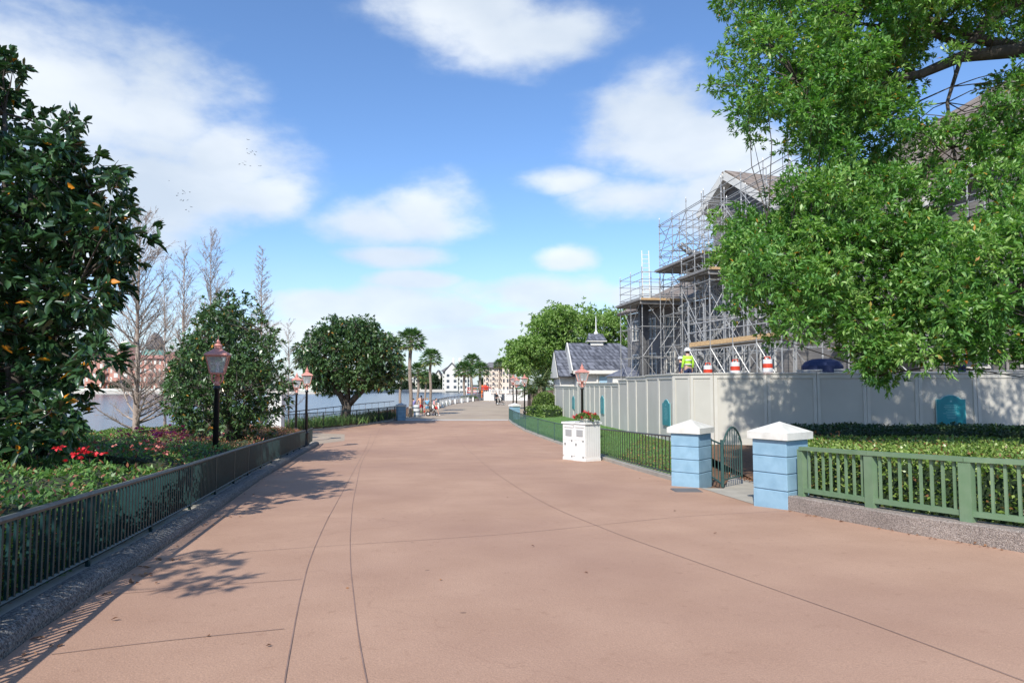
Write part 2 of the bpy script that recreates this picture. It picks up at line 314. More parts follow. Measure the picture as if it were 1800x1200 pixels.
# ------------------------------------------------------------------ object helpers
def tag(o, label=None, cat=None, group=None, kind=None):
    if label: o['label'] = label
    if cat: o['category'] = cat
    if group: o['group'] = group
    if kind: o['kind'] = kind
    return o
def thing(name, label, cat, loc=(0,0,0), group=None):
    o = bpy.data.objects.new(name, None); col.objects.link(o); o.location = loc; o.empty_display_size = .2
    return tag(o, label, cat, group)
def wloc(o):
    v = Vector((0,0,0))
    while o is not None: v += o.location; o = o.parent
    return v
def link_mesh(name, me, m, parent, origin):
    me.materials.append(MATS[m])
    o = bpy.data.objects.new(name, me); col.objects.link(o)
    if parent is not None:
        o.parent = parent
    elif origin is not None: o.location = origin
    return o
class MB:
    def __init__(s): s.v = []; s.f = []
    def add(s, vs, fs):
        n = len(s.v); s.v += [tuple(v) for v in vs]; s.f += [tuple(i+n for i in f) for f in fs]; return s
    def box(s, c, size, rz=0, mat=None, taper=1.0):
        x, y, z = size[0]/2, size[1]/2, size[2]/2
        vs = [Vector((a*x*(taper if k > 0 else 1), b*y*(taper if k > 0 else 1), k*z)) for k in (-1,1) for a, b in ((-1,-1),(1,-1),(1,1),(-1,1))]
        if mat is None: mat = Matrix.Rotation(rz, 3, 'Z')
        vs = [mat @ v + Vector(c) for v in vs]
        return s.add(vs, [(3,2,1,0),(4,5,6,7),(0,1,5,4),(1,2,6,5),(2,3,7,6),(3,0,4,7)])
    def bar(s, a, b, w, h=None):
        """square bar from a to b"""
        a = Vector(a); b = Vector(b); d = b-a; L = d.length
        if L < 1e-6: return s
        d /= L; up = Vector((0,0,1)) if abs(d.z) < .95 else Vector((0,1,0))
        x = d.cross(up).normalized(); y = x.cross(d)
        h = h or w
        vs = [p + x*w/2*i + y*h/2*j for p in (a, b) for i, j in ((-1,-1),(1,-1),(1,1),(-1,1))]
        return s.add(vs, [(3,2,1,0),(4,5,6,7),(0,1,5,4),(1,2,6,5),(2,3,7,6),(3,0,4,7)])
    def tube(s, pts, rad, n=6, cap=True):
        pts = [Vector(p) for p in pts]
        if not isinstance(rad, (list, tuple)): rad = [rad]*len(pts)
        vs = []; fs = []; x = None
        for i, p in enumerate(pts):
            d = (pts[min(i+1, len(pts)-1)] - pts[max(i-1, 0)]).normalized()
            if x is None:
                up = Vector((0,0,1)) if abs(d.z) < .9 else Vector((0,1,0)); x = d.cross(up).normalized()
            else:
                x = (x - d*x.dot(d)).normalized()
            y = d.cross(x)
            for k in range(n):
                a = 2*math.pi*k/n; vs.append(p + (x*math.cos(a)+y*math.sin(a))*rad[i])
        for i in range(len(pts)-1):
            for k in range(n):
                k2 = (k+1) % n; fs.append((i*n+k, i*n+k2, (i+1)*n+k2, (i+1)*n+k))
        if cap: fs.append(tuple(range(n))[::-1]); fs.append(tuple((len(pts)-1)*n+k for k in range(n)))
        return s.add(vs, fs)
    def lathe(s, c, prof, n=12, rot=0, sq=None):
        """prof: list of (r, z)"""
        c = Vector(c); vs = []; fs = []
        for r, z in prof:
            for k in range(n):
                a = 2*math.pi*k/n+rot; vs.append(c+Vector((math.cos(a)*r, math.sin(a)*r, z)))
        for i in range(len(prof)-1):
            for k in range(n):
                k2 = (k+1) % n; fs.append((i*n+k, i*n+k2, (i+1)*n+k2, (i+1)*n+k))
        fs.append(tuple(range(n))[::-1]); fs.append(tuple((len(prof)-1)*n+k for k in range(n)))
        return s.add(vs, fs)
    def slab(s, poly, dirv):
        """polygon (list of 3d points) extruded by dirv"""
        n = len(poly); dirv = Vector(dirv); a = [Vector(p) for p in poly]; b = [p+dirv for p in a]
        return s.add(a+b, [tuple(range(n))[::-1], tuple(range(n, 2*n))] + [(i, (i+1) % n, n+(i+1) % n, n+i) for i in range(n)])
    def sphere(s, c, r, nu=10, nv=6, sz=1.0):
        prof = [(max(1e-3, r*math.sin(math.pi*i/nv)), -r*sz*math.cos(math.pi*i/nv)) for i in range(nv+1)]
        return s.lathe(c, prof, nu)
    def build(s, name, m, parent=None, origin=None, smooth=False, world=True):
        me = bpy.data.meshes.new(name)
        off = wloc(parent) if (parent is not None and world) else (Vector(origin) if origin is not None else Vector((0,0,0)))
        me.from_pydata([(v[0]-off.x, v[1]-off.y, v[2]-off.z) for v in s.v], [], s.f)
        if smooth: me.polygons.foreach_set('use_smooth', [True]*len(me.polygons))
        bm = bmesh.new(); bm.from_mesh(me); bmesh.ops.recalc_face_normals(bm, faces=bm.faces[:]); bm.to_mesh(me); bm.free()
        return link_mesh(name, me, m, parent, origin)
def copy_tree(o, parent=None):
    c = o.copy(); col.objects.link(c)
    if parent is not None: c.parent = parent
    for ch in list(o.children):
        copy_tree(ch, c)
    return c
def sheet(name, poly, m, dz=0.0, hfun=None, kind='structure', step=1.5, thick=0):
    """ground sheet following the slope; poly = list of (x,y)"""
    bm = bmesh.new(); vs = [bm.verts.new((p[0], p[1], 0)) for p in poly]
    f = bm.faces.new(vs); bmesh.ops.triangulate(bm, faces=[f])
    y0 = min(p[1] for p in poly); y1 = max(p[1] for p in poly)
    y = 2.0
    while y < min(y1, 33.5):
        if y > y0: bmesh.ops.bisect_plane(bm, geom=bm.verts[:]+bm.edges[:]+bm.faces[:], plane_co=(0,y,0), plane_no=(0,1,0))
        y += step
    for v in bm.verts: v.co.z = (hfun(v.co.x, v.co.y) if hfun else G(v.co.y)) + dz
    bmesh.ops.recalc_face_normals(bm, faces=bm.faces[:])
    me = bpy.data.meshes.new(name); bm.to_mesh(me); bm.free()
    if len(me.polygons) and me.polygons[0].normal.z < 0: me.flip_normals()
    o = link_mesh(name, me, m, None, None)
    if kind: o['kind'] = kind
    return o
# ------------------------------------------------------------------ leaves
def unit(a): return a/np.maximum(np.linalg.norm(a, axis=1, keepdims=True), 1e-9)
def leaf_object(name, m, P, D, L, W, parent=None, six=False, fold=.25, droop=.1, origin=None, rnd=None, up=.9):
    n = len(P); P = np.asarray(P, float); D = unit(np.asarray(D, float))
    L = np.broadcast_to(L, n)[:, None]; W = np.broadcast_to(W, n)[:, None]
    ref = np.array([0,0,1.0])*up + rng.normal(size=(n,3))*.55
    S = unit(np.cross(D, ref)); N = np.cross(S, D)
    if rnd is None: rnd = rng.random(n)
    off = np.array(wloc(parent)) if parent is not None else (np.array(origin, float) if origin is not None else np.zeros(3))
    P = P - off
    tip = P + D*L - np.array([0,0,1.0])*L*droop
    if six:
        V = np.stack([P, P+D*L*.3+S*W*.42+N*W*fold, P+D*L*.68+S*W*.46+N*W*fold-np.array([0,0,1.])*L*droop*.5, tip,
                      P+D*L*.68-S*W*.46+N*W*fold-np.array([0,0,1.])*L*droop*.5, P+D*L*.3-S*W*.42+N*W*fold], axis=1).reshape(-1,3)
        b = (np.arange(n)*6)[:, None]
        Fq = np.concatenate([b+np.array([[0,1,2,3]]), b+np.array([[0,3,4,5]])], axis=1).reshape(-1,4); fr = np.repeat(rnd, 2)
    else:
        V = np.stack([P, P+D*L*.45+S*W*.5+N*W*fold, tip, P+D*L*.45-S*W*.5+N*W*fold], axis=1).reshape(-1,3)
        Fq = (np.arange(n)*4)[:, None]+np.array([[0,1,2,3]]); fr = rnd
    me = bpy.data.meshes.new(name); nf = len(Fq)
    me.vertices.add(len(V)); me.vertices.foreach_set('co', V.ravel())
    me.loops.add(nf*4); me.loops.foreach_set('vertex_index', Fq.ravel().astype(np.int32))
    me.polygons.add(nf); me.polygons.foreach_set('loop_start', (np.arange(nf)*4).astype(np.int32)); me.polygons.foreach_set('loop_total', np.full(nf, 4, np.int32))
    a = me.attributes.new('rnd', 'FLOAT', 'FACE'); a.data.foreach_set('value', fr.astype(np.float32))
    me.update(); me.validate()
    return link_mesh(name, me, m, parent, origin)
def sprigs(C, O, k, spread=.9, jit=.02):
    n = len(C); C = np.repeat(C, k, axis=0) + rng.normal(size=(n*k,3))*jit; O = np.repeat(unit(O), k, axis=0)
    return C, unit(O*(1.0) + rng.normal(size=(n*k,3))*spread)
def clump_pts(clumps, dens, flat=.8, shell=.55, up=.25):
    Cs = []; Os = []; ids = []
    for c in clumps:
        x, y, z, r = c[:4]; n = max(3, int(dens*r*r*(c[4] if len(c) > 4 else 1)))
        v = unit(rng.normal(size=(n,3))); rr = r*(shell+(1-shell)*rng.random((n,1))**.6)*(1+.18*rng.normal(size=(n,1)))
        # lumpy outline
        ph = rng.random(3)*6.28
        lump = 1+.22*np.sin(v[:, :1]*5+ph[0])*np.sin(v[:, 1:2]*5+ph[1])+.15*np.sin(v[:, 2:3]*7+ph[2])
        p = np.array([x,y,z]) + v*rr*lump*np.array([1,1,flat])
        Cs.append(p); Os.append(v+np.array([0,0,up])); ids.append(np.full(n, rng.random()))
    return np.concatenate(Cs), np.concatenate(Os), np.concatenate(ids)
def limb(a, b, n=5, wob=.08, sag=0):
    a = Vector(a); b = Vector(b); L = (b-a).length; out = []
    for i in range(n+1):
        t = i/n; p = a.lerp(b, t); w = math.sin(math.pi*t)*L*wob
        out.append(p+Vector((random.uniform(-w,w), random.uniform(-w,w), random.uniform(-w,w)+math.sin(math.pi*t)*sag*L)))
    out[0] = a; out[-1] = b
    return out
def tree(name, label, cat, base, limbs, clumps, leaf, lm, dens, k, L, W, bark='bark', group=None, six=False, flat=.8, shell=.55, spread=.9, br=.02, droop=.1, up=.25, bn=4):
    """limbs: list of (points, radii); the first is the trunk"""
    t = thing(name, label, cat, base, group)
    mb = MB(); nodes = []
    for pts, rad in limbs:
        mb.tube(pts, rad, 8)
        for i in range(len(pts)-1):
            for q in (0,.33,.66): nodes.append(Vector(pts[i]).lerp(Vector(pts[i+1]), q))
        nodes.append(Vector(pts[-1]))
    for c in clumps:
        cc = Vector(c[:3])
        best = min(nodes, key=lambda q: (q-cc).length + max(0, q.z-cc.z)*1.5)
        mb.tube(limb(best, cc, 3, .06), [br*1.6, br*1.2, br, br*.5], bn, cap=False)
        for _ in range(3):
            e = cc+Vector((random.gauss(0,1), random.gauss(0,1), random.gauss(.3,1))).normalized()*c[3]*.9
            mb.tube([cc, e], [br*.6, br*.25], 3, cap=False)
    mb.build('trunk', bark, t, smooth=True)
    C, O, I = clump_pts(clumps, dens, flat, shell, up)
    P, D = sprigs(C, O, k, spread)
    n = len(P); q = rng.random(n); sp = np.repeat(rng.random(len(C)), k)
    rn = np.where(q > .984, q, np.clip(q*.45+np.repeat(I, k)*.3+sp*.25, 0, .97))
    leaf_object(lm if False else 'crown', leaf, P, D, L*(.7+.6*rng.random(n)), W*(.75+.5*rng.random(n)), t, six=six, droop=droop, rnd=rn)
    return t
# ================================================================== GROUND
def xy(p): return (p.x, p.y)
KERB_PX = [(0,1162),(66,1110),(165,1044),(257,984),(367,909),(458,843),(530,799),(561,781)]
kerbL = [Vector((0.2,-4,0)), Vector((-2.35,1.0,0))] + [gp(*p) for p in KERB_PX]
far_fence_px = [(500,763),(558,756.5),(600,752.5),(640,747.5),(675,742),(700,737.5)]
farL = [gp(*p) for p in far_fence_px]
RAIL_PX = [(893,739),(900,745),(920,757),(950,769),(993,784),(1060,808.5),(1120,827),(1192,848)]
railR = [gp(*p) for p in RAIL_PX]
GK_PX = [(1385,896),(1470,913),(1600,938),(1700,954),(1800,971)]
gkerb = [gp(*p) for p in GK_PX]; gkerb += [gkerb[-1]+Vector((.9,-1.1,0)), Vector((8.2,3.2,0)), Vector((9.5,-4,0))]
for v in gkerb: v.z = G(v.y)
shore = [(-15,-60),(-15,14),(-15,50),(-14.2,67),(-13,90),(-10.5,128)]
bigp = [(-2500,-400),(2500,-400),(2500,4500),(-2500,4500)]
sheet('lake_bed', bigp, 'soil', hfun=lambda x,y: -3.2)
sheet('lake', [(-700,-300),(700,-300),(700,900),(-700,900)], 'water', hfun=lambda x,y: -1.75)
land = shore + [(-5,131),(-11,180),(-12,330),(600,340),(600,-60)]
sheet('ground', land, 'mulch', dz=-.03)
MB().slab([(x,y,-3.1) for x,y in shore], (0,0,0.01)) if False else None
mb = MB()
ss = shore + [(-5,131),(-11,180),(-12,330)]
for a, b in zip(ss, ss[1:]):
    mb.add([(a[0],a[1],-3.2),(b[0],b[1],-3.2),(b[0],b[1],G(b[1])-.03),(a[0],a[1],G(a[1])-.03)], [(0,1,2,3)])
tag(mb.build('lake_bank', 'concrete'), kind='structure')
prom = [xy(v) for v in kerbL] + [(-12.5,32),(-14.2,36)] + [xy(v) for v in farL] + [xy(gp(893,738.5))] + [xy(v) for v in railR[1:]] + [xy(gp(1334,880))] + [xy(v) for v in gkerb]
sheet('promenade', prom, 'pink_paving', dz=0)
b0, b1 = gp(693,738.5), gp(905,738.5)
plaza = [xy(gp(700,738)), (-9.3,60), (-9.1,75), (-8.9,96), (-7.2,112), (-4,126), (8,130), (14,100), (9,70), (6,60), xy(gp(905,738)),]
sheet('plaza', plaza, 'tan_paving', dz=.004)
sheet('paving_border', [xy(gp(700,739)), xy(gp(700,737)), xy(gp(900,737)), xy(gp(900,739))], 'border', dz=.008)
# a tan side path opening between the two planting beds
sheet('side_path', [(kerbL[-1].x-.1,kerbL[-1].y+.3),(-8.4,34.5),(-9.5,39),(-12.6,40.5),(-14.4,36.2),(-12.6,32.2)], 'tan_paving', dz=.004)
def joint(pts, w=.0085):
    P = [gp(*p) for p in pts]; out = []
    # smooth the line, then a thin strip
    Q = []
    for i in range(len(P)-1):
        p0 = P[max(i-1,0)]; p1 = P[i]; p2 = P[i+1]; p3 = P[min(i+2,len(P)-1)]
        for k in range(6):
            t = k/6; Q.append(.5*((2*p1)+(p2-p0)*t+(2*p0-5*p1+4*p2-p3)*t*t+(3*p1-p0-3*p2+p3)*t**3))
    Q.append(P[-1]); mb = MB(); vs = []; 
    for i, q in enumerate(Q):
        d = (Q[min(i+1,len(Q)-1)]-Q[max(i-1,0)]); nrm = Vector((-d.y, d.x, 0)).normalized()*w/2
        for s in (-1,1):
            v = q+nrm*s; vs.append((v.x, v.y, G(v.y)+.004))
    mb.add(vs, [(2*i,2*i+1,2*i+3,2*i+2) for i in range(len(Q)-1)])
    return mb
JM = MB()
for pts in ([(652,762),(600,868),(577,910),(548,975),(530,1040),(512,1130),(500,1200),(495,1260)],
            [(668,752),(642,800),(625,860),(617,920),(616,985),(622,1050),(632,1130),(645,1200),(655,1260)],
            [(800,762),(828,795),(870,830),(950,880),(1060,928),(1180,972),(1330,1025),(1500,1085),(1650,1140),(1800,1196),(1900,1230)],
            [(262,984),(430,970),(600,958),(800,945),(950,933),(1200,908),(1380,898)],
            [(175,1046),(300,1036),(430,1025),(530,1018)],
            [(90,1150),(300,1125),(500,1105)]):
    j = joint(pts); JM.add(j.v, j.f)
tag(JM.build('paving_joint', 'joint'), kind='structure')
# raised planting bed on the left, behind the long railing
def offs(pts, d):
    out = []
    for i, p in enumerate(pts):
        t = (pts[min(i+1,len(pts)-1)]-pts[max(i-1,0)]); n = Vector((-t.y, t.x, 0)).normalized()
        out.append(Vector((p.x+n.x*d, p.y+n.y*d, 0)))
    return out
fenceL = offs(kerbL, .27)
fenceL[-1] = fenceL[-1]+Vector((0,-.15,0))
bedL = [xy(v) for v in offs(kerbL, .1)] + [(-14.9,31.5), (-14.9,-4)]
sheet('planting_bed', bedL, 'mulch', dz=.10)
# rounded dark aggregate kerb
def kerb(name, line, prof, m):
    """prof: list of (offset to the left of the line, height)"""
    mb = MB(); n = len(prof); L = [offs(line, o) for o, h in prof]; vs = []
    for i in range(len(line)):
        for k, (o, h) in enumerate(prof): v = L[k][i]; vs.append((v.x, v.y, G(v.y)+h))
    fs = [(i*n+k, i*n+k+1, (i+1)*n+k+1, (i+1)*n+k) for i in range(len(line)-1) for k in range(n-1)]
    fs += [tuple(range(n)), tuple((len(line)-1)*n+k for k in range(n))]
    o = mb.add(vs, fs).build(name, m); o['kind'] = 'structure'
    for p in o.data.polygons: p.use_smooth = False
    return o
def dens(line, n=4):
    out = []
    for a, b in zip(line, line[1:]):
        for k in range(n): out.append(a.lerp(b, k/n))
    return out+[line[-1]]
kL = dens(kerbL, 4)
kerb('kerb', kL, [(0,-.05),(0,.05),(.02,.10),(.06,.135),(.13,.15),(.20,.145),(.22,.10)], 'dark_aggregate')
kerb('kerb', kL, [(.222,.0),(.222,.118),(.36,.118),(.36,.0)], 'concrete')
kerb('kerb', dens(farL), [(0,-.05),(0,.10),(.18,.10),(.18,0)], 'concrete')
kerb('kerb', dens([Vector(v) for v in railR]), [(0,-.05),(0,.09),(.20,.09),(.20,0)], 'concrete')
kerb('kerb', dens(gkerb, 3), [(0,-.08),(0.01,.21),(.03,.225),(.37,.225),(.38,.0)], 'tan_aggregate')
bed2 = [xy(v) for v in offs(farL, .12)] + [(-12.9,62),(-14.3,60),(-14.9,50),(-14.9,42)]
sheet('planting_bed', bed2, 'mulch', dz=.08)

# ================================================================== RAILINGS
def parts(root, name, mbs, m, limit=100):
    for q in mbs[:limit]: q.build(name, m, root)
    if len(mbs) > limit:
        r = MB()
        for q in mbs[limit:]: r.add(q.v, q.f)
        o = r.build(name, m, root); o['kind'] = 'stuff'
def railing(name, label, cat, line, h, z0, spacing, w, m, mt, post_every=None, group=None, low=.07, pw=.05, limit=100):
    """line: ground points; z0 = height of the kerb under it"""
    base = line[0].copy(); base.z = G(base.y)+z0
    t = thing(name, label, cat, base, group)
    L = [Vector((p.x, p.y, G(p.y)+z0)) for p in dens(line, 3)]
    rt = MB(); rb = MB()
    rt.tube([p+Vector((0,0,h)) for p in L], w*1.25, 6); rb.tube([p+Vector((0,0,low)) for p in L], w*.8, 4)
    rt.build('top_rail', mt, t); rb.build('bottom_rail', m, t)
    seg = [(a, b, (b-a).length) for a, b in zip(L, L[1:])]; tot = sum(s[2] for s in seg)
    def pos(d):
        for a, b, l in seg:
            if d <= l: return a.lerp(b, d/l)
            d -= l
        return L[-1].copy()
    bars = []; n = int(tot/spacing)
    for i in range(n+1):
        p = pos(i*spacing+.001)
        if post_every and i % post_every == 0: continue
        bars.append((p.length, MB().bar(p+Vector((0,0,low)), p+Vector((0,0,h)), w)))
    bars.sort(key=lambda q: q[0]); parts(t, 'baluster', [b for _, b in bars], m, limit)
    if post_every:
        ps = []
        for i in range(0, n+1, post_every):
            p = pos(i*spacing); ps.append(MB().bar(p+Vector((0,0,-.02)), p+Vector((0,0,h)), pw))
        parts(t, 'post', ps, m, 60)
    return t
railing('railing', 'long dark teal metal railing along the dark pebbled kerb in front of the azaleas', 'railing',
        fenceL, .66, .118, .105, .022, 'teal_metal', 'rail_top', post_every=18, pw=.032)
railing('railing', 'low dark railing half hidden behind the azaleas under the near magnolia', 'railing',
        [Vector((-7.4,10.5,0)), Vector((-9.2,15.2,0)), Vector((-10.6,19.5,0)), Vector((-11.6,24,0))], .75, .25, .13, .016, 'black_metal', 'black_metal', post_every=16)
railing('railing', 'black railing around the round magnolia, ending at a blue pillar', 'railing',
        offs([Vector(v) for v in farL], .08), 1.0, .09, .13, .022, 'black_metal', 'green_rail', post_every=15, pw=.05)
railing('railing', 'thin post railing at the water edge behind the round magnolia', 'railing',
        [Vector((-14.3,44,0)), Vector((-14,52,0)), Vector((-13.6,62,0)), Vector((-12.4,72,0))], 1.05, .0, 1.9, .03, 'grey_siding', 'black_metal', low=.5)
railing('railing', 'dark green curved railing along the lawn, ending beside the white bins', 'railing',
        offs(railR, .08)[:5], .86, .09, .2, .017, 'green_rail', 'green_rail', post_every=20, pw=.04)
railing('railing', 'dark railing on a kerb between the white bins and the blue gate pillar', 'railing',
        offs(railR, .08)[4:], .90, .09, .26, .018, 'black_metal', 'black_metal', post_every=None)
railing('railing', 'grey railing with many posts along the water side of the tan plaza', 'railing',
        [Vector((-9.0,66,0)), Vector((-8.9,80,0)), Vector((-8.8,96,0)), Vector((-7.0,112,0)), Vector((-4.2,124,0))], 1.05, .02, .6, .05, 'scaffold_steel', 'scaffold_steel', post_every=4, pw=.12)

# green painted fence on the right planter kerb
def green_fence():
    kl = offs(gkerb, .19)
    P = []
    line = dens(kl[:7], 8)
    targets = [1409, 1525, 1685]
    def px(p): return 900+p.x/p.y*F*1.0
    pp = []
    for tx in targets: pp.append(min(line, key=lambda p: abs(px(p)-tx)))
    d = (pp[-1]-pp[-2])
    i = line.index(pp[-1]); last = pp[-1]
    for p in line[::-1][:]: pass
    for p in (line[line.index(pp[-1])+1:]):
        if (p-last).length > 1.33: pp.append(p); last = p
    for p in pp: p.z = G(p.y)+.225
    t = thing('garden_fence', 'sage green painted fence with wide posts on the pebbled planter kerb', 'fence', pp[0])
    for p, q in zip(pp, pp[1:]):
        d = (q-p).normalized()
        a = math.atan2(d.y, d.x)
    for i, p in enumerate(pp):
        d = (pp[min(i+1,len(pp)-1)]-pp[max(i-1,0)]); a = math.atan2(d.y, d.x)
        w = .145 if i else .115
        MB().box((p.x,p.y,p.z+.36), (w,.10,.74), a).build('post', 'green_paint', t)
    for p, q in zip(pp, pp[1:]):
        d = (q-p); L = d.length; d.normalize(); a = math.atan2(d.y, d.x)
        MB().bar(p+Vector((0,0,.745)), q+Vector((0,0,.745)), .13, .055).build('top_rail', 'green_paint', t)
        MB().bar(p+d*.05+Vector((0,0,.10)), q-d*.05+Vector((0,0,.10)), .075, .065).build('bottom_rail', 'green_paint', t)
        n = int(L/.135)
        for k in range(1, n):
            r = p.lerp(q, k/n); MB().box((r.x,r.y,r.z+.417), (.030,.030,.60), a).build('baluster', 'green_paint', t)
    return t
green_fence()

# ================================================================== BLUE PILLARS + GATE
def pillar_proto():
    t = thing('gate_pillar', 'x', 'pillar')
    b = MB(); z = -.08; hs = [.36,.27,.27,.27]
    for i, h in enumerate(hs):
        b.box((0,0,z+h/2), (.62,.62,h-.014)); z += h
    b.build('block', 'blue_block', t, world=False)
    MB().box((0,0,.5), (.596,.596,1.12)).build('mortar_joint', 'mortar', t, world=False)
    c = MB().box((0,0,1.15), (.74,.74,.115)); c.add([(-.37,-.37,1.2075),(.37,-.37,1.2075),(.37,.37,1.2075),(-.37,.37,1.2075),(0,0,1.37)], [(3,2,1,0),(0,1,4),(1,2,4),(2,3,4),(3,0,4)])
    c.build('cap', 'cap_stone', t, world=False)
    for ch in t.children:
        if ch.name != 'cap':
            m = ch.modifiers.new('b','BEVEL'); m.width=.008; m.segments=2; m.limit_method='ANGLE'
    return t
pil = pillar_proto()
def put_pillar(o, corner, rz, label):
    # corner nearest the viewer -> centre
    c = Vector((math.cos(rz)*.0,0,0)); v = Matrix.Rotation(rz,3,'Z') @ Vector((-.31,-.31,0))
    o.location = (corner.x-v.x, corner.y-v.y, G(corner.y)); o.rotation_euler = (0,0,rz)
    tag(o, label, 'pillar', 'blue gate pillars with pale caps')
# local -x,-y corner faces the viewer; left face normal = -x side
put_pillar(pil, gp(1385,896), R(36+0), 'pale blue block pillar with pyramid cap where the sage green fence begins')
p2 = copy_tree(pil); put_pillar(p2, gp(1229,857), R(50), 'pale blue block pillar with pyramid cap left of the arched metal gate')
p3 = copy_tree(pil); put_pillar(p3, gp(699,739), R(20), 'distant blue pillar at the water side end of the black railing')
p4 = copy_tree(pil); put_pillar(p4, gp(902,739), R(30), 'distant blue pillar at the far end of the curved lawn railing')
# concrete entry path between the pillars
entry = [xy(gp(1231,857.5)), xy(gp(1334,889)), (5.9,13.3), (6.9,16.5), (9.6,22.6), (7.7,23.2), (5.4,17.0), (4.3,14.0)]
sheet('entry_path', entry, 'concrete', dz=.006)
def gate():
    hz = gp(1270,858); hz = Vector((hz.x, hz.y, G(hz.y)+.03))
    far = gp(1316,849); far.z = hz.z
    t = thing('metal_gate', 'dark green arched metal gate standing open between the two blue pillars', 'gate', hz)
    # narrow fixed panel
    a = gp(1251,852); a.z = hz.z
    f = MB()
    f.bar(a, a+Vector((0,0,.93)), .03); f.bar(a+Vector((0,0,.9)), hz+Vector((0,0,.86)), .028); f.bar(a+Vector((0,0,.12)), hz+Vector((0,0,.06)), .028)
    for k in (1,2):
        r = a.lerp(hz, k/3); f.bar(r+Vector((0,0,.1)), r+Vector((0,0,.88)), .016)
    f.build('side_panel', 'green_rail', t)
    MB().bar(hz, hz+Vector((0,0,.95)), .05).build('hinge_post', 'green_rail', t)
    d = (far-hz); L = .98; d.normalize(); 
    far = hz+d*L
    o = MB(); p0 = hz+d*.06
    pts = [p0+Vector((0,0,.08))]; 
    for k in range(0, 13):
        x = k/12; zz = .84+.34*math.sin(math.pi*x)**.75
        pts.append(p0+d*(L-.06)*x+Vector((0,0,zz)))
    pts.append(far+Vector((0,0,.08)))
    o.tube(pts, .02, 6); o.tube([p0+Vector((0,0,.13)), far+Vector((0,0,.13))], .016, 6); o.build('gate_frame', 'green_rail', t)
    for k in range(1, 8):
        x = k/8; zz = .84+.34*math.sin(math.pi*x)**.75; r = p0+d*(L-.06)*x
        MB().bar(r+Vector((0,0,.12)), r+Vector((0,0,zz)), .014).build('bar', 'green_rail', t)
    l = hz+d*.02+Vector((0,0,.72)); MB().box((l.x,l.y,l.z), (.07,.05,.09)).build('latch', 'black_metal', t)
gate()
g = gp(1207,862); 
mb = MB()
for k in range(8): mb.box((g.x+.0, g.y-.24+k*.062, G(g.y)+.012), (.5,.03,.014))
mb.box((g.x,g.y-.02,G(g.y)+.006),(.54,.52,.006))
tag(mb.build('drain_grate', 'grate', origin=(g.x,g.y,G(g.y))), 'flat grey drain grate in the paving at the foot of the left gate pillar', 'drain grate')

# ================================================================== LAWN + WALL
def wallL(px):   # point of the left wall run seen at pixel column px
    k = (px-900)/F; # X = 3.77+1.95t ; Y = 58-30t
    t = (k*58-3.77)/(1.95+30*k); return Vector((3.77+1.95*t, 58-30*t, 0))
W1 = [976,990,1001,1008,1016,1023,1030,1037,1045,1054,1063,1075,1088,1103,1118,1137,1158,1184]
wp = [wallL(p) for p in W1]
def topz(i):
    px = W1[i]; y = 678 if px < 1016 else 673 if px < 1080 else 667 if px < 1100 else 662 if px < 1130 else 659 if px < 1180 else 655
    ref = 976 if px < 1016 else 1023 if px < 1080 else 1088 if px < 1100 else 1102 if px < 1130 else 1137
    Y = wallL(ref).y; return 1.68+(675-y)/F*Y
def rp(px, Y): return Vector(((px-900)/F*Y, Y, 0))
W2 = [(1184,wp[-1].y),(1214,24.2),(1254,23.6),(1347,23.2),(1434,22.9),(1521,22.7),(1612,22.5),(1714,22.3),(1812,22.2),(1912,22.2),(2010,22.3)]
wq = [rp(*w) for w in W2]
def zb(y):   # foot of the wall
    return -.38-.5*min(1,max(0,(y-23)/35))
wroot = thing('hoarding', 'long pale grey panelled construction hoarding that closes off the building site', 'hoarding', (wq[3].x, wq[3].y, zb(23)))
def panel_run(pts, tops, side):
    for i, (a, b) in enumerate(zip(pts, pts[1:])):
        z0, z1 = zb(a.y)-.1, tops[i]; d = (b-a); L = d.length; d.normalize(); ang = math.atan2(d.y, d.x); c = (a+b)/2
        nrm = Vector((d.y, -d.x, 0))
        if nrm.dot(Vector((0,0,0))-c) < 0: nrm = -nrm
        MB().box((c.x,c.y,(z0+z1-.06)/2), (L-.004,.03,z1-.06-z0), ang).build('panel', 'wall_paint', wroot)
        cc = c+nrm*.02
        MB().box((cc.x,cc.y,z1-.02), (L,.13,.045), ang).build('top_cap', 'wall_trim', wroot)
        cc = c+nrm*.03; w = .11
        fr = MB(); 
        fr.box((cc.x,cc.y,z1-.115), (L-2*w+.001,.028,.14), ang)
        for s in (-1,1):
            e = c+d*(L/2-w/2-.003)*s+nrm*.03
            fr.box((e.x,e.y,(z0+z1-.045)/2), (w-.006,.03,z1-.045-z0-.01), ang)
        fr.build('batten', 'wall_trim', wroot)
panel_run(wp, [topz(i) for i in range(len(wp))], 0)
panel_run(wq, [2.07]*len(wq), 1)
# lawn: ruled between the railing kerb and the wall foot
def lawn():
    A = dens(offs(railR, .2), 3); B = [wallL(970)+Vector((-.6,1,0))]+wp+wq[1:3]
    n = 24; m = 6
    def samp(L, t):
        tot = sum((b-a).length for a, b in zip(L, L[1:])); d = t*tot
        for a, b in zip(L, L[1:]):
            l = (b-a).length
            if d <= l: return a.lerp(b, d/l)
            d -= l
        return L[-1].copy()
    vs = []; fs = []
    for i in range(n+1):
        a = samp(A, i/n); b = samp(B, i/n); a.z = G(a.y)+.085; b.z = zb(b.y)
        for k in range(m+1):
            p = a.lerp(b, k/m); p.z += .05*math.sin(p.x*2+p.y)*math.sin(math.pi*k/m); vs.append(p)
    for i in range(n):
        for k in range(m): q = i*(m+1)+k; fs.append((q, q+1, q+m+2, q+m+1))
    o = MB().add(vs, fs).build('lawn', 'lawn'); o['kind'] = 'structure'; return vs, n, m
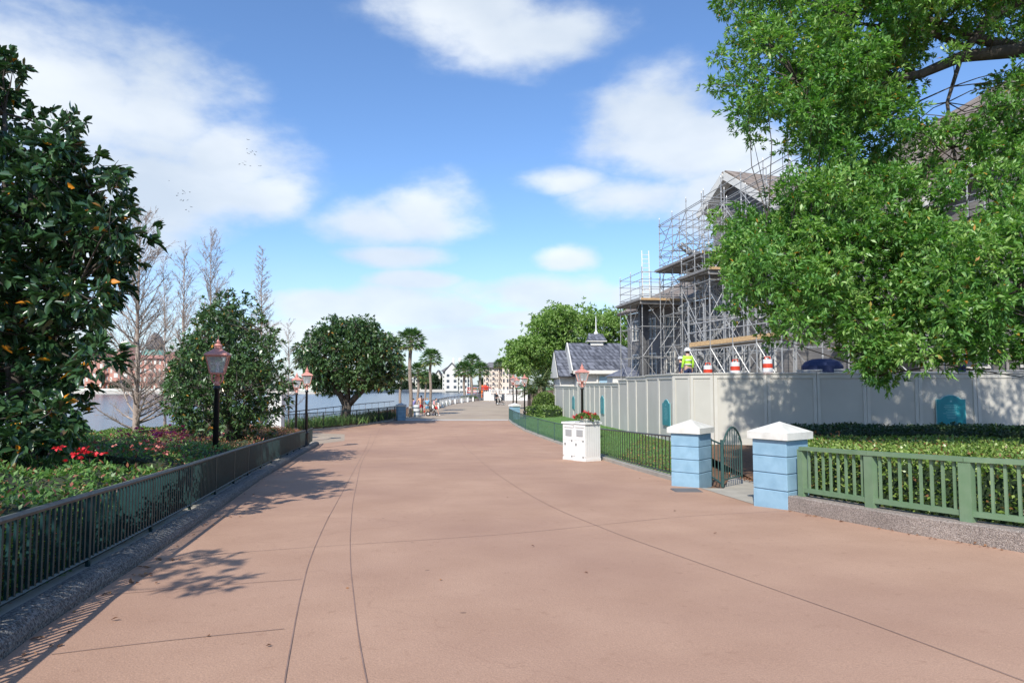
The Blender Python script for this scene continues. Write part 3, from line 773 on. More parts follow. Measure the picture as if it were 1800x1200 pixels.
lv, ln, lm_ = lawn()
def lawn_point(u, v):
    i = min(int(u*ln), ln-1); fu = u*ln-i; k = min(int(v*lm_), lm_-1); fv = v*lm_-k; q = i*(lm_+1)+k
    a = lv[q].lerp(lv[q+lm_+1], fu); b = lv[q+1].lerp(lv[q+lm_+2], fu); return a.lerp(b, fv)
# grass blades over the nearer lawn
Pg = np.array([lawn_point(random.random()**.6, random.random()*.96)[:] for _ in range(22000)])
o = leaf_object('grass', 'grass_blade', Pg, np.array([0,0,1.])+rng.normal(size=Pg.shape)*.35, .07*(.6+.8*rng.random(len(Pg))), .012, up=.2)
tag(o, 'short green lawn grass between the curved railing and the grey hoarding', 'grass', kind='stuff')
# ground rising to the foot of the wall behind the pillars (mulch)
mb = MB()
pts = [Vector((5.3,14.6,G(14.6)+.02)), Vector((8.0,12,G(12)+.05)), Vector((14,8,-.1)), Vector((24,8,-.2)), wq[-1]+Vector((0,.2,-.38)), wq[5]+Vector((0,.2,-.38)), wq[2]+Vector((0,.2,-.38)), wq[1]+Vector((-.3,.1,-.38))]
mb.add(pts, [tuple(range(len(pts)))])
tag(mb.build('shrub_bed_ground', 'mulch'), kind='structure')
# plaques on the wall
def plaque(px, wm, hm, run, label, zc):
    if run == 'L': p = wallL(px); d = Vector((-.065,.998,0)); 
    else:
        p = rp(px, 22.4); d = (wq[7]-wq[6]).normalized()
    nrm = Vector((d.y,-d.x,0)); 
    if nrm.dot(-p) < 0: nrm = -nrm
    z0 = zc-hm/2; p0 = Vector((p.x,p.y,zc))+nrm*.05
    if run == 'R':
        a, b = wq[6], wq[7]; t = (p.x-a.x)/(b.x-a.x); p0 = a.lerp(b, t)+nrm*.06; p0.z = zc
    t = thing('plaque', label, 'plaque', p0, 'teal plaques on the hoarding')
    def outline(s):
        q = [(-wm/2*s,-hm/2*s),(wm/2*s,-hm/2*s),(wm/2*s,hm*.36*s)]
        for k in range(9):
            x = 1-2*k/8; q.append((x*wm*.36*s, hm*s*(.36+.14*math.cos(x*math.pi/2)**.8)))
        q.append((-wm/2*s,hm*.36*s)); return q
    MB().slab([p0+d*x+Vector((0,0,z)) for x, z in outline(1.05)], nrm*.02).build('rim', 'plaque_edge', t)
    MB().slab([p0+nrm*.0205+d*x+Vector((0,0,z)) for x, z in outline(1.0)], nrm*.012).build('plate', 'plaque_teal', t)
    tx = MB(); r2 = random.Random(int(px))
    for k in range(9):
        z = hm*(.16-.055*k); w = wm*r2.uniform(.25,.6); c = p0+nrm*.034+Vector((0,0,z))
        tx.bar(c-d*w/2, c+d*w/2, .004, hm*.012)
    c = p0+nrm*.034+Vector((0,0,hm*.3)); tx.bar(c-d*.03, c+d*.03, .004, .05)
    tx.build('inscription', 'plaque_ink', t)
plaque(1173, .95, .95, 'L', 'teal plaque with faint white text on the sunlit hoarding, near the left gate pillar', .62)
plaque(1060, .95, .98, 'L', 'narrow looking teal plaque on the hoarding behind the red geraniums', .55)
plaque(1009, .95, .9, 'L', 'farthest teal plaque on the hoarding, left of the copper topped lamp', .40)
plaque(1666, .87, .95, 'R', 'large shaded teal plaque on the hoarding above the dark hedge under the oak', .84)

# ================================================================== BINS + GERANIUMS
def bin_proto():
    t = thing('litter_bin', 'x', 'litter bin')
    w, d, h = .62, .56, 1.16
    MB().box((0,0,h/2+.03), (w,d,h-.06)).build('body', 'white_paint', t, world=False)
    MB().box((0,0,.02), (w+.03,d+.03,.1)).build('plinth', 'white_paint', t, world=False)
    MB().box((0,0,h+.025), (w+.09,d+.09,.06)).build('top', 'white_paint', t, world=False)
    # doors on the -x face (left) : frame, flap, handle; battens on -y face
    fr = MB()
    for s in (-1,1): fr.box((-w/2-.008, s*(d/2-.03), h/2+.05), (.02,.055,h-.16))
    fr.box((-w/2-.008,0,h-.07), (.02,d-.12,.09)); fr.box((-w/2-.008,0,.66), (.02,d-.12,.03)); fr.build('door_frame', 'white_paint', t, world=False)
    MB().box((-w/2-.004,0,.34), (.02,d-.13,.6)).build('door', 'white_paint', t, world=False)
    MB().box((-w/2-.006,0,.87), (.02,.30,.20)).build('flap', 'grey_slot', t, world=False)
    hd = MB(); hd.box((-w/2-.022,.16,.50), (.02,.03,.07)); hd.box((-w/2-.022,-.18,.62), (.015,.03,.05)); hd.box((-w/2-.022,-.18,.12), (.015,.03,.05)); hd.build('latch', 'dark_slot', t, world=False)
    bt = MB()
    for k in range(1,7): bt.box((-w/2+k*w/7,-d/2-.001,h/2+.06),(.006,.006,h-.16))
    bt.build('groove', 'grey_slot', t, world=False)
    return t
lb = bin_proto()
def put_bin(o, corner, rz, label):
    v = Matrix.Rotation(rz,3,'Z') @ Vector((-.325,-.295,0)); o.location = (corner.x-v.x, corner.y-v.y, G(corner.y)); o.rotation_euler=(0,0,rz)
    tag(o, label, 'litter bin', 'white cabinet litter bins')
put_bin(lb, gp(1029.5,811), R(35), 'white cabinet litter bin carrying the red geraniums')
b2 = copy_tree(lb); c2 = lb.location; put_bin(b2, gp(1029.5,811)+Vector((-.30,.62,0)), R(35), 'white cabinet litter bin standing behind the one with the geraniums')
b2.scale = (1,1,1.0)
def geraniums():
    c = Vector(lb.location)+Vector((0,0,1.216))
    t = thing('geranium_planter', 'tray of red geraniums on top of the white litter bin', 'flowers', c)
    MB().lathe(c, [(.2,0),(.27,.08),(.27,.10),(.24,.10)], 16).build('tray', 'white_paint', t)
    n = 420; v = rng.normal(size=(n,3)); v = unit(v); v[:,2] = abs(v[:,2])
    P = np.array(c)+[0,0,.08]+v*np.array([.36,.36,.16]); leaf_object('leaves', 'shrub_leaf', P, v+rng.normal(size=v.shape)*.5, .09, .08, t)
    P = []; 
    for k in range(26):
        a = random.uniform(0,6.28); rr = random.uniform(.05,.46); q = c+Vector((math.cos(a)*rr, math.sin(a)*rr*.9, random.uniform(.2,.33)-rr*.15))
        for _ in range(24): P.append(q+Vector((random.gauss(0,.025),random.gauss(0,.025),random.gauss(0,.022))))
    P = np.array([p[:] for p in P]); leaf_object('blossom', 'petal_red', P, rng.normal(size=P.shape)+[0,0,.5], .035, .035, t)
geraniums()

# ================================================================== LAMPS
def lamp(px, Y, ytop, label, base=None):
    top = at(px, ytop, Y); g0 = G(Y)+.08; H = top.z-g0
    t = thing('street_lamp', label, 'street lamp', (top.x, Y, g0), 'copper topped lantern lamps')
    O = Vector((top.x, Y, g0)); z = lambda q: H-q
    MB().lathe(O, [(.15,-.1),(.15,.05),(.11,.1),(.095,.5),(.12,.55),(.12,.60),(.07,.68)], 14).build('base', 'black_metal', t, smooth=True)
    MB().lathe(O, [(.062,.6),(.050,z(1.12)),(.075,z(1.10)),(.075,z(1.05)),(.045,z(1.02)),(.045,z(1.0))], 12).build('pole', 'black_metal', t, smooth=True)
    br = MB().lathe(O, [(.045,z(1.02)),(.06,z(.99)),(.045,z(.93)),(.07,z(.86)),(.04,z(.82)),(.05,z(.79))], 10)
    for k in range(4):
        a = math.pi/4+k*math.pi/2+.3; u = Vector((math.cos(a), math.sin(a), 0))
        br.tube([O+Vector((0,0,z(.98)))+u*.05, O+Vector((0,0,z(.93)))+u*.13, O+Vector((0,0,z(.85)))+u*.15, O+Vector((0,0,z(.78)))+u*.13], .011, 5)
    br.build('bracket', 'copper', t)
    r45 = math.pi/4+.3; s2 = math.sqrt(2)
    fr = MB(); fr.lathe(O, [(.13*s2,z(.79)),(.135*s2,z(.755))], 4, r45); fr.lathe(O, [(.205*s2,z(.43)),(.21*s2,z(.40))], 4, r45)
    for k in range(4):
        a = r45+k*math.pi/2; u = Vector((math.cos(a), math.sin(a), 0))
        fr.bar(O+u*.13*s2+Vector((0,0,z(.77))), O+u*.205*s2+Vector((0,0,z(.41))), .022)
    fr.build('lantern_frame', 'copper', t)
    gl = MB(); vs = []
    for rr, zz in ((.125*s2,z(.755)), (.198*s2,z(.43))):
        for k in range(4): a = r45+k*math.pi/2; vs.append(O+Vector((math.cos(a)*rr, math.sin(a)*rr, zz)))
    gl.add(vs, [(k,(k+1)%4,4+(k+1)%4,4+k) for k in range(4)]); gl.build('pane', 'lamp_pane', t)
    MB().lathe(O, [(.03,z(.75)),(.035,z(.68)),(.02,z(.66)),(.045,z(.60)),(.045,z(.55)),(.01,z(.51))], 8).build('bulb', 'bulb', t)
    rf = MB().lathe(O, [(.245*s2,z(.405)),(.235*s2,z(.375)),(.13*s2,z(.31)),(.075*s2,z(.27))], 4, r45)
    rf.lathe(O, [(.075,z(.28)),(.075,z(.21)),(.09,z(.205)),(.06,z(.17)),(.035,z(.15)),(.05,z(.13)),(.03,z(.11)),(.008,z(.07)),(.006,z(0))], 10)
    rf.build('lamp_cap', 'copper', t)
def panes():
    m = bpy.data.materials.new('lamp_pane'); m.use_nodes = True; nt = m.node_tree; N = nt.nodes.new
    b = nt.nodes['Principled BSDF']; b.inputs['Base Color'].default_value=(.62,.64,.63,1); b.inputs['Roughness'].default_value=.12
    tr = N('ShaderNodeBsdfTransparent'); mx = N('ShaderNodeMixShader'); mx.inputs[0].default_value=.45
    nt.links.new(tr.outputs[0], mx.inputs[1]); nt.links.new(b.outputs[0], mx.inputs[2]); nt.links.new(mx.outputs[0], nt.nodes['Material Output'].inputs[0]); MATS['lamp_pane']=m
panes()
lamp(384, 14, 590, 'nearest copper lantern lamp on a black pole among the azaleas')
lamp(540, 29, 643, 'copper lantern lamp beside the far end of the teal railing, taller of the pair')
lamp(522, 33, 653, 'copper lantern lamp just left of and behind the one at the railing end')
lamp(1023, 28, 637, 'copper lantern lamp rising behind the white litter bins')
lamp(922, 54, 656, 'distant copper lantern lamp nearest the round clipped shrub')
lamp(908, 58, 660, 'distant copper lantern lamp in the middle of the far right row')
lamp(902, 62, 657, 'distant copper lantern lamp leftmost of the far right row')
# ================================================================== PLANTS
def in_poly(x, y, poly):
    c = False; n = len(poly); j = n-1
    for i in range(n):
        xi, yi = poly[i]; xj, yj = poly[j]
        if (yi > y) != (yj > y) and x < (xj-xi)*(y-yi)/(yj-yi)+xi: c = not c
        j = i
    return c
def poly_clumps(poly, n, Y0, Y1, r0, r1, holes=(), minsep=0.0):
    xs = [p[0] for p in poly]; ys = [p[1] for p in poly]; out = []; k = 0
    while len(out) < n and k < 20000:
        k += 1
        x = random.uniform(min(xs), max(xs)); y = random.uniform(min(ys), max(ys))
        if not in_poly(x, y, poly) or any(in_poly(x, y, h) for h in holes): continue
        Y = random.uniform(Y0, Y1); p = at(x, y, Y)
        if minsep and any((Vector(q[:3])-p).length < minsep for q in out): continue
        out.append((p.x, p.y, p.z, random.uniform(r0, r1)))
    return out
# --- near magnolia (left edge)
mp = [(-190,330),(-170,200),(-110,120),(-60,70),(-5,105),(12,150),(20,235),(75,250),(100,232),(125,250),(150,300),(190,325),(192,365),(225,425),(215,470),(188,520),(190,590),(165,650),(150,700),(125,750),(90,800),(0,815),(-100,815),(-150,780),(-200,600)]
cl = poly_clumps(mp, 185, 8.3, 10.9, .26, .40, minsep=.30) + [(*at(10,105,9.4),.22),(*at(200,292,9.4),.2),(*at(240,415,9.2),.2),(*at(125,212,9.0),.18),(*at(60,215,9.3),.14),(*at(205,330,9),.16),(*at(22,125,9.4),.16)]
b = at(40, 812, 9.6); b.z = G(9.6)+.1
tree('magnolia_tree', 'tall dark magnolia with glossy leaves at the left edge, nearest of the trees', 'tree', b,
     [([b, at(30,760,9.6), at(25,650,9.6), at(20,500,9.6), at(10,350,9.5), at(8,200,9.5)], [.13,.12,.10,.08,.05,.025]),
      (limb(at(30,740,9.6), at(120,520,9.2)), [.06,.05,.045,.04,.03,.02]), (limb(at(25,620,9.6), at(-120,380,9.8)), [.06,.05,.045,.04,.03,.02]),
      (limb(at(25,560,9.6), at(160,330,9.4)), [.05,.045,.04,.03,.025,.015]),(limb(at(20,460,9.6), at(100,230,9.4)), [.05,.045,.04,.03,.02,.012])],
     cl, 'magnolia_leaf', 'crown', 150, 8, .165, .068, six=True, spread=.75, shell=.35, br=.012, droop=.18, flat=1.0, group='magnolias along the water side')
# --- an equally tall magnolia just outside the picture: its shade falls on the paving
b = Vector((-5.6, 1.7, .1))
cl = [(b.x+random.gauss(0,.55), b.y+random.gauss(0,.6), random.uniform(2.6,4.8), random.uniform(.25,.4)) for _ in range(16)]
tree('magnolia_tree', 'magnolia out of view beside the viewer, seen only by its shade on the paving', 'tree', b, [([b, b+Vector((0,0,2.5)), b+Vector((.1,0,5.3))],[.12,.09,.03])],
     cl, 'magnolia_leaf', 'crown', 120, 6, .165, .068, br=.012, group='magnolias along the water side')
# --- conical magnolia behind the first lamp
mp = [(400,528),(372,545),(350,568),(322,620),(303,660),(296,700),(315,738),(350,758),(440,758),(478,730),(496,690),(498,640),(478,600),(455,560),(430,535)]
cl = poly_clumps(mp, 150, 19.4, 22.6, .30, .46, minsep=.34)+[(*at(400,520,21),.25),(*at(422,522,21),.25),(*at(384,535,21),.3)]
b = at(402, 770, 21); b.z = G(21)+.1
tree('magnolia_tree', 'broad conical magnolia standing behind the nearest copper lamp', 'tree', b,
     [([b, at(402,700,21), at(400,600,21), at(402,530,21)], [.13,.11,.07,.02])]+[(limb(at(402,y,21), at(x,y2,21+dy)), [.05,.045,.04,.03,.02,.01]) for x,y,y2,dy in ((320,740,660,-.8),(480,740,650,.7),(350,680,580,.6),(460,690,580,-.9),(420,740,690,-1.4))],
     cl, 'magnolia_olive_leaf', 'crown', 105, 8, .155, .062, spread=.8, shell=.4, br=.012, six=False, droop=.15, flat=.95, group='magnolias along the water side')
# --- round magnolia with visible forked trunk
mp = [(528,612),(560,588),(590,566),(630,562),(672,582),(697,608),(703,650),(690,678),(655,676),(610,686),(570,684),(540,676),(526,645)]
cl = poly_clumps(mp, 190, 45, 51.5, .55, .85, minsep=.6)+[(*at(596,562,48),.5),(*at(548,590,48),.5)]
b = at(608, 745, 48); b.z = G(48)+.05
tree('magnolia_tree', 'round spreading magnolia with a thick forked trunk inside the black railing', 'tree', b,
     [([b, at(608,725,48), at(610,706,48)], [.42,.34,.36]), (limb(at(608,712,48), at(582,668,47.5),5,.05), [.27,.24,.22,.2,.17,.12]), (limb(at(612,712,48), at(668,672,48.3),5,.05,sag=.12), [.24,.22,.2,.18,.15,.1]),
      (limb(at(610,708,48), at(612,640,48.5),5,.05), [.25,.22,.2,.15,.1,.06]), (limb(at(582,668,47.5), at(545,620,47)), [.14,.12,.1,.08,.06,.04]), (limb(at(640,680,48.2), at(670,620,47.5)), [.14,.12,.1,.08,.06,.04])],
     cl, 'magnolia_olive_leaf', 'crown', 44, 8, .26, .11, spread=.85, shell=.4, br=.03, six=False, droop=.15, flat=.8, group='magnolias along the water side')
# --- bare cypresses
def cypress(px, Y, ytop, label, spread, nb, up=1.1, lean=0, r=.10, ex=.5):
    nb = int(nb*1.7)
    top = at(px+lean, ytop, Y); z0 = G(Y); x0 = at(px, 700, Y).x; H = top.z-z0; base = Vector((x0, Y, z0))
    t = thing('bare_cypress', label, 'tree', base, 'bare cypresses by the water')
    tr = MB(); pts = [base+(Vector((top.x,Y,top.z))-base)*k/8+Vector((random.gauss(0,.02),0,0)) for k in range(9)]
    tr.tube(pts, [r*1.3, r*1.0]+[r*(1-k/8.2) for k in range(2,9)], 8); tr.build('trunk', 'cypress_bark', t, smooth=True)
    bm = MB(); tw = MB()
    for i in range(nb):
        f = .12+.86*(i+random.random())/nb; p = pts[0].lerp(pts[-1], f); a = random.uniform(0,6.28)
        L = spread*(1-f)**ex*random.uniform(.45,1.0)+.22
        d = Vector((math.cos(a), math.sin(a), up*random.uniform(.35,1.1)*(.3+f))).normalized()
        q = [p]; 
        for k in range(4): d = (d+Vector((random.gauss(0,.09),random.gauss(0,.09),.10))).normalized(); q.append(q[-1]+d*L/4)
        rr = max(.007, r*.30*(1-f)+.006); bm.tube(q, [rr, rr*.8, rr*.6, rr*.45, rr*.2], 4, cap=False)
        for k in range(int(7+L*11)):
            s = random.random()*.85+.15; j = min(3, int(s*4)); c = q[j].lerp(q[j+1], s*4-j)
            e = (d+Vector((random.gauss(0,.6),random.gauss(0,.6),random.gauss(.15,.4)))).normalized()*L*random.uniform(.12,.34)
            c2 = c+e; tw.tube([c, c+e*.5+Vector((0,0,.02)), c2], [.0055,.0045,.002], 3, cap=False)
            for _ in range(2):
                e2 = (e.normalized()+Vector((random.gauss(0,.6),random.gauss(0,.6),random.gauss(.1,.4)))).normalized()*e.length*.45; c3 = c+e*random.uniform(.3,.9)
                tw.tube([c3, c3+e2], [.004,.002], 3, cap=False)
    bm.build('branch', 'cypress_bark', t); tw.build('twigs', 'cypress_bark', t)
cypress(241, 22, 372, 'bare cypress with the thickest pale trunk, between the two leafy magnolias', 2.3, 64, 1.3, 6, .115)
cypress(322, 29, 432, 'slim bare cypress left of the conical magnolia crown', 1.9, 46, 1.5, 2, .09)
cypress(370, 32, 408, 'wide crowned bare cypress rising behind the conical magnolia', 2.3, 60, 1.9, 2, .10)
cypress(461, 37, 430, 'narrow pointed bare cypress right of the conical magnolia', 1.75, 110, .7, 0, .09, ex=.9)
cypress(292, 34, 450, 'faint bare cypress half lost behind its slim neighbour', 1.8, 40, 1.5, -4, .07)
cypress(508, 40, 562, 'small bare cypress peeping between the conical and the round magnolia', 1.2, 30, 1.2, 0, .06)

# --- big live oak on the right
up_ = [(1272,30),(1285,-80),(1760,-80),(1700,10),(1640,40),(1610,110),(1600,200),(1555,300),(1450,290),(1400,235),(1345,235),(1300,215),(1283,165),(1276,110)]
lo_ = [(1300,425),(1350,385),(1400,330),(1450,290),(1560,290),(1610,350),(1660,420),(1640,520),(1600,600),(1540,620),(1490,600),(1430,575),(1370,560),(1325,525),(1300,470)]
ri_ = [(1600,440),(1700,400),(1760,330),(1900,320),(1950,660),(1800,615),(1700,622),(1620,615)]
tip_ = [(1480,610),(1590,600),(1590,635),(1555,668),(1530,655)]
cl = poly_clumps(up_, 150, 12.6, 16.5, .34, .58, minsep=.38)
cl += poly_clumps(lo_, 130, 12.0, 16.0, .32, .56, minsep=.38)
cl += poly_clumps(ri_, 105, 10.6, 14.0, .28, .48, minsep=.34)
cl += poly_clumps(tip_, 16, 12.2, 13.4, .20, .28)
cl += [c+(.55,) for c in poly_clumps([(1480,-330),(2050,-330),(2100,-70),(1500,-90)], 85, 11.5, 15.5, .45, .7, minsep=.4)]
cl += [c+(.6,) for c in poly_clumps([(1870,-100),(2150,-100),(2150,560),(1900,560)], 60, 12.5, 16.5, .4, .65, minsep=.4)]
cl += poly_clumps([(1285,395),(1330,370),(1350,420),(1330,500),(1285,500)], 22, 12.8, 15.5, .26, .38, minsep=.25)
cl += poly_clumps([(1700,-40),(1830,-40),(1830,40),(1760,50)], 10, 13, 16, .25, .4)
cl += poly_clumps([(1640,-60),(1850,-60),(1850,60),(1760,75),(1660,110)], 34, 13, 16, .2, .34)
cl += poly_clumps([(1590,215),(1700,225),(1740,150),(1850,90),(1850,340),(1590,340)], 85, 12.5, 15.5, .17, .34)
cl += [(*at(1262,100,14),.26),(*at(1258,150,14),.26),(*at(1270,-10,14),.3),(*at(1265,390,13.5),.25),(*at(1268,450,13.5),.3),(*at(1290,540,13.5),.28),(*at(1355,590,13),.25),(*at(1545,668,12.8),.2),(*at(1325,250,14),.22),(*at(1375,262,14),.2)]
tb = Vector((14.5, 12.6, -.2))
fork = Vector((13.9, 12.8, 4.2))
tree('live_oak', 'huge bright green live oak hanging over the hoarding from the right', 'tree', tb,
     [([tb, Vector((14.3,12.6,2)), fork], [.5,.42,.40]),
      ([fork, at(1860,85,13.6), at(1760,92,13.9), at(1690,100,14.2), at(1620,130,14.3), at(1520,150,14.2), at(1400,140,14)], [.28,.17,.15,.125,.10,.06,.03]),
      ([fork, at(1880,-20,14), at(1800,0,14.3), at(1735,35,14.3), at(1700,85,14.3), at(1640,60,14.3), at(1500,40,14.2)], [.24,.17,.13,.11,.09,.06,.03]),
      ([at(1820,90,13.8), at(1745,75,14.2), at(1690,60,14.5), at(1600,20,14.6)], [.15,.12,.09,.05]),
      ([fork, at(1850,280,13.4), at(1740,380,13.4), at(1600,430,13.6), at(1450,450,13.6), at(1340,460,13.6)], [.25,.17,.14,.11,.07,.03]),
      ([at(1740,380,13.4), at(1640,520,13.2), at(1560,600,12.9), at(1545,660,12.8)], [.10,.07,.04,.015]),
      ([at(1690,100,14.2), at(1665,180,14.0), at(1675,260,13.9), at(1690,330,13.8)], [.05,.035,.03,.02]),
      ([fork, at(1900,420,12.2), at(1800,500,12.0), at(1720,540,12)], [.16,.11,.08,.03])],
     cl, 'oak_leaf', 'crown', 350, 8, .115, .042, spread=.75, shell=.35, br=.010, droop=.1, flat=.85, up=.4, bn=3)

# --- far oak group behind the pavilion
def far_tree(name, label, poly, n, Y0, Y1, r0, r1, leaf, L, base_px, dens_=12, group='trees behind the pavilion', trunk_r=.35, bark='bark'):
    cl = poly_clumps(poly, n, Y0, Y1, r0, r1, minsep=r0*.8); Y = (Y0+Y1)/2; b = at(base_px, 690, Y); b.z = G(Y) if Y < 135 else -1.1
    cx = sum(c[0] for c in cl)/len(cl); zt = max(c[2] for c in cl); zl = min(c[2] for c in cl)
    lm = [([b, Vector((b.x, Y, (b.z+zl)/2)), Vector(((b.x+cx)/2, Y, zl))], [trunk_r, trunk_r*.8, trunk_r*.7])]
    for c in random.sample(cl, min(5, len(cl))): lm.append((limb(lm[0][0][-1], c[:3]), [trunk_r*.5*k for k in (1,.85,.7,.5,.35,.2)]))
    return tree(name, label, 'tree', b, lm, cl, leaf, 'crown', dens_/ (r0*r0), 6, L, L*.42, br=trunk_r*.12, group=group, spread=1.0, shell=.5, bark=bark)
far_tree('live_oak', 'broad light green oak behind the slate pavilion roof', [(945,560),(965,546),(1000,545),(1005,600),(1000,650),(940,650),(935,600)], 70, 78, 84, 1.0, 1.6, 'far_oak_leaf', .42, 955, 26)
far_tree('live_oak', 'light green oak whose crown shows right of the cupola spire', [(1000,552),(1050,550),(1100,556),(1118,590),(1125,650),(1000,650)], 70, 84, 92, 1.1, 1.7, 'far_oak_leaf', .45, 1050, 26)
far_tree('live_oak', 'smaller light green tree at the left end of the far oak group', [(900,608),(925,592),(945,600),(950,650),(915,660),(897,635)], 30, 74, 79, .8, 1.3, 'far_oak_leaf', .38, 930, 24, trunk_r=.2)
# --- dark trees and shrubs on the far shore
FS = [('dark green tree on the far shore left of the white gabled hotel', [(740,668),(748,660),(762,658),(768,670),(766,682),(742,682)], 306, 760),
      ('dark shrubby tree in front of the white hotel arches', [(778,668),(790,662),(796,672),(794,682),(780,682)], 306, 787),
      ('dark tree on the far shore behind the right hand palms', [(848,672),(858,668),(864,674),(862,682),(850,682)], 303, 857),
      ('leafy green tree before the cream hotel wing', [(866,672),(880,667),(896,670),(898,684),(868,684)], 303, 880)]
for lab, poly, Y, bx in FS:
    far_tree('shore_tree', lab, poly, 16, Y-2, Y+3, 1.3, 2.1, 'dark_tree_leaf' if 'dark' in lab else 'far_oak_leaf', 1.0, bx, 34, group='trees on the far shore', trunk_r=.3)
rs = random.Random(3)
k = 0
desc = ['low dark tree on the far left shore near the brick building','rounded dark tree on the far shore seen past the conical magnolia','wide dark tree on the far shore left of the round magnolia','dark tree on the far shore under the round magnolia crown','dark tree on the far shore right of the forked trunk','tall dark tree on the far shore behind the first palms']
for px in (215,300,505,575,650,712):
    w = 16; y0 = 672
    far_tree('shore_tree', desc[k], [(px-w,684),(px-w*.8,y0+6),(px,y0),(px+w*.8,y0+5),(px+w,684)], 12, (244 if px < 600 else 304), (250 if px < 600 else 309), 1.1, 1.7, 'dark_tree_leaf', 1.0, px, 30, group='trees on the far shore', trunk_r=.3); k += 1

# --- palms
def palm_proto():
    t = thing('cabbage_palm', 'x', 'palm tree')
    H = 7.0; tr = MB(); pts = [Vector((.08*math.sin(k*.7), .05*math.sin(k), H*k/10)) for k in range(11)]
    tr.tube(pts, [.26,.21,.19,.18,.18,.18,.18,.18,.18,.2,.17], 9); tr.build('trunk', 'palm_bark', t, world=False, smooth=True)
    pe = MB(); P = []; D = []; Ls = []; c = pts[-1]
    for i in range(60):
        a = i*2.399; e = 1.3-i/59*1.95; d = Vector((math.cos(a)*math.cos(e), math.sin(a)*math.cos(e), math.sin(e)))
        L = random.uniform(.8,1.1); q = c+d*L*.5; p = c+d*L+Vector((0,0,-.12)); pe.tube([c, q, p], [.02,.016,.012], 4, cap=False)
        s = d.cross(Vector((0,0,1))).normalized(); u = s.cross(d)
        for k in range(16):
            th = R(-82+164*k/15); dd = (d*math.cos(th)+s*math.sin(th)+u*random.gauss(0,.10)); P.append(p[:]); D.append(dd[:]); Ls.append(.85*(1-.25*abs(th)))
    pe.build('leaf_stalks', 'palm_leaf_stalk', t, world=False)
    P = np.array(P); n = len(P); rn = rng.random(n)*.8; rn[-16*7:] = .9+.1*rng.random(16*7)
    leaf_object('crown', 'palm_leaf', P, np.array(D), np.array(Ls), .11, t, rnd=rn, droop=.20, fold=.1)
    return t
mat('palm_leaf_stalk', (.16,.2,.06), (.2,.24,.08), rough=.6)
palm = palm_proto()
PALMS = [(722,60,598,'tall palm whose crown touches the round magnolia'),(757,70,629,'palm with a full round crown above the family group'),(735,78,652,'short palm crown left of the full crowned palm'),
         (748,95,664,'low shaded palm behind the family group'),(816,118,650,'palm rising from the round stone planter on the plaza edge'),(829,128,636,'tallest palm of the right hand cluster'),
         (844,124,650,'rightmost palm of the waterfront cluster with brown hanging fronds'),(878,175,640,'small distant palm in front of the cream hotel roof'),(704,80,655,'palm mostly hidden by the round magnolia')]
for i, (px, Y, yc, lab) in enumerate(PALMS):
    o = palm if i == 0 else copy_tree(palm); c = at(px, yc, Y); z0 = G(Y); s = (c.z-z0)/7.0
    o.location = (c.x, Y, z0); k = {0:.88,1:.78,2:.8,3:.75,4:1.25,5:1.25,6:1.2,7:1.1,8:.85}[i]
    o.scale = (k, k, s); o.rotation_euler = (0,0,i*1.3)
    for ch in o.children:
        if ch.name.startswith('crown') or ch.name.startswith('leaf_stalks'):
            ch.scale = (1,1,k/s); ch.location = (0,0,7.0*(1-k/s))
    tag(o, lab, 'palm tree', 'cabbage palms by the water')

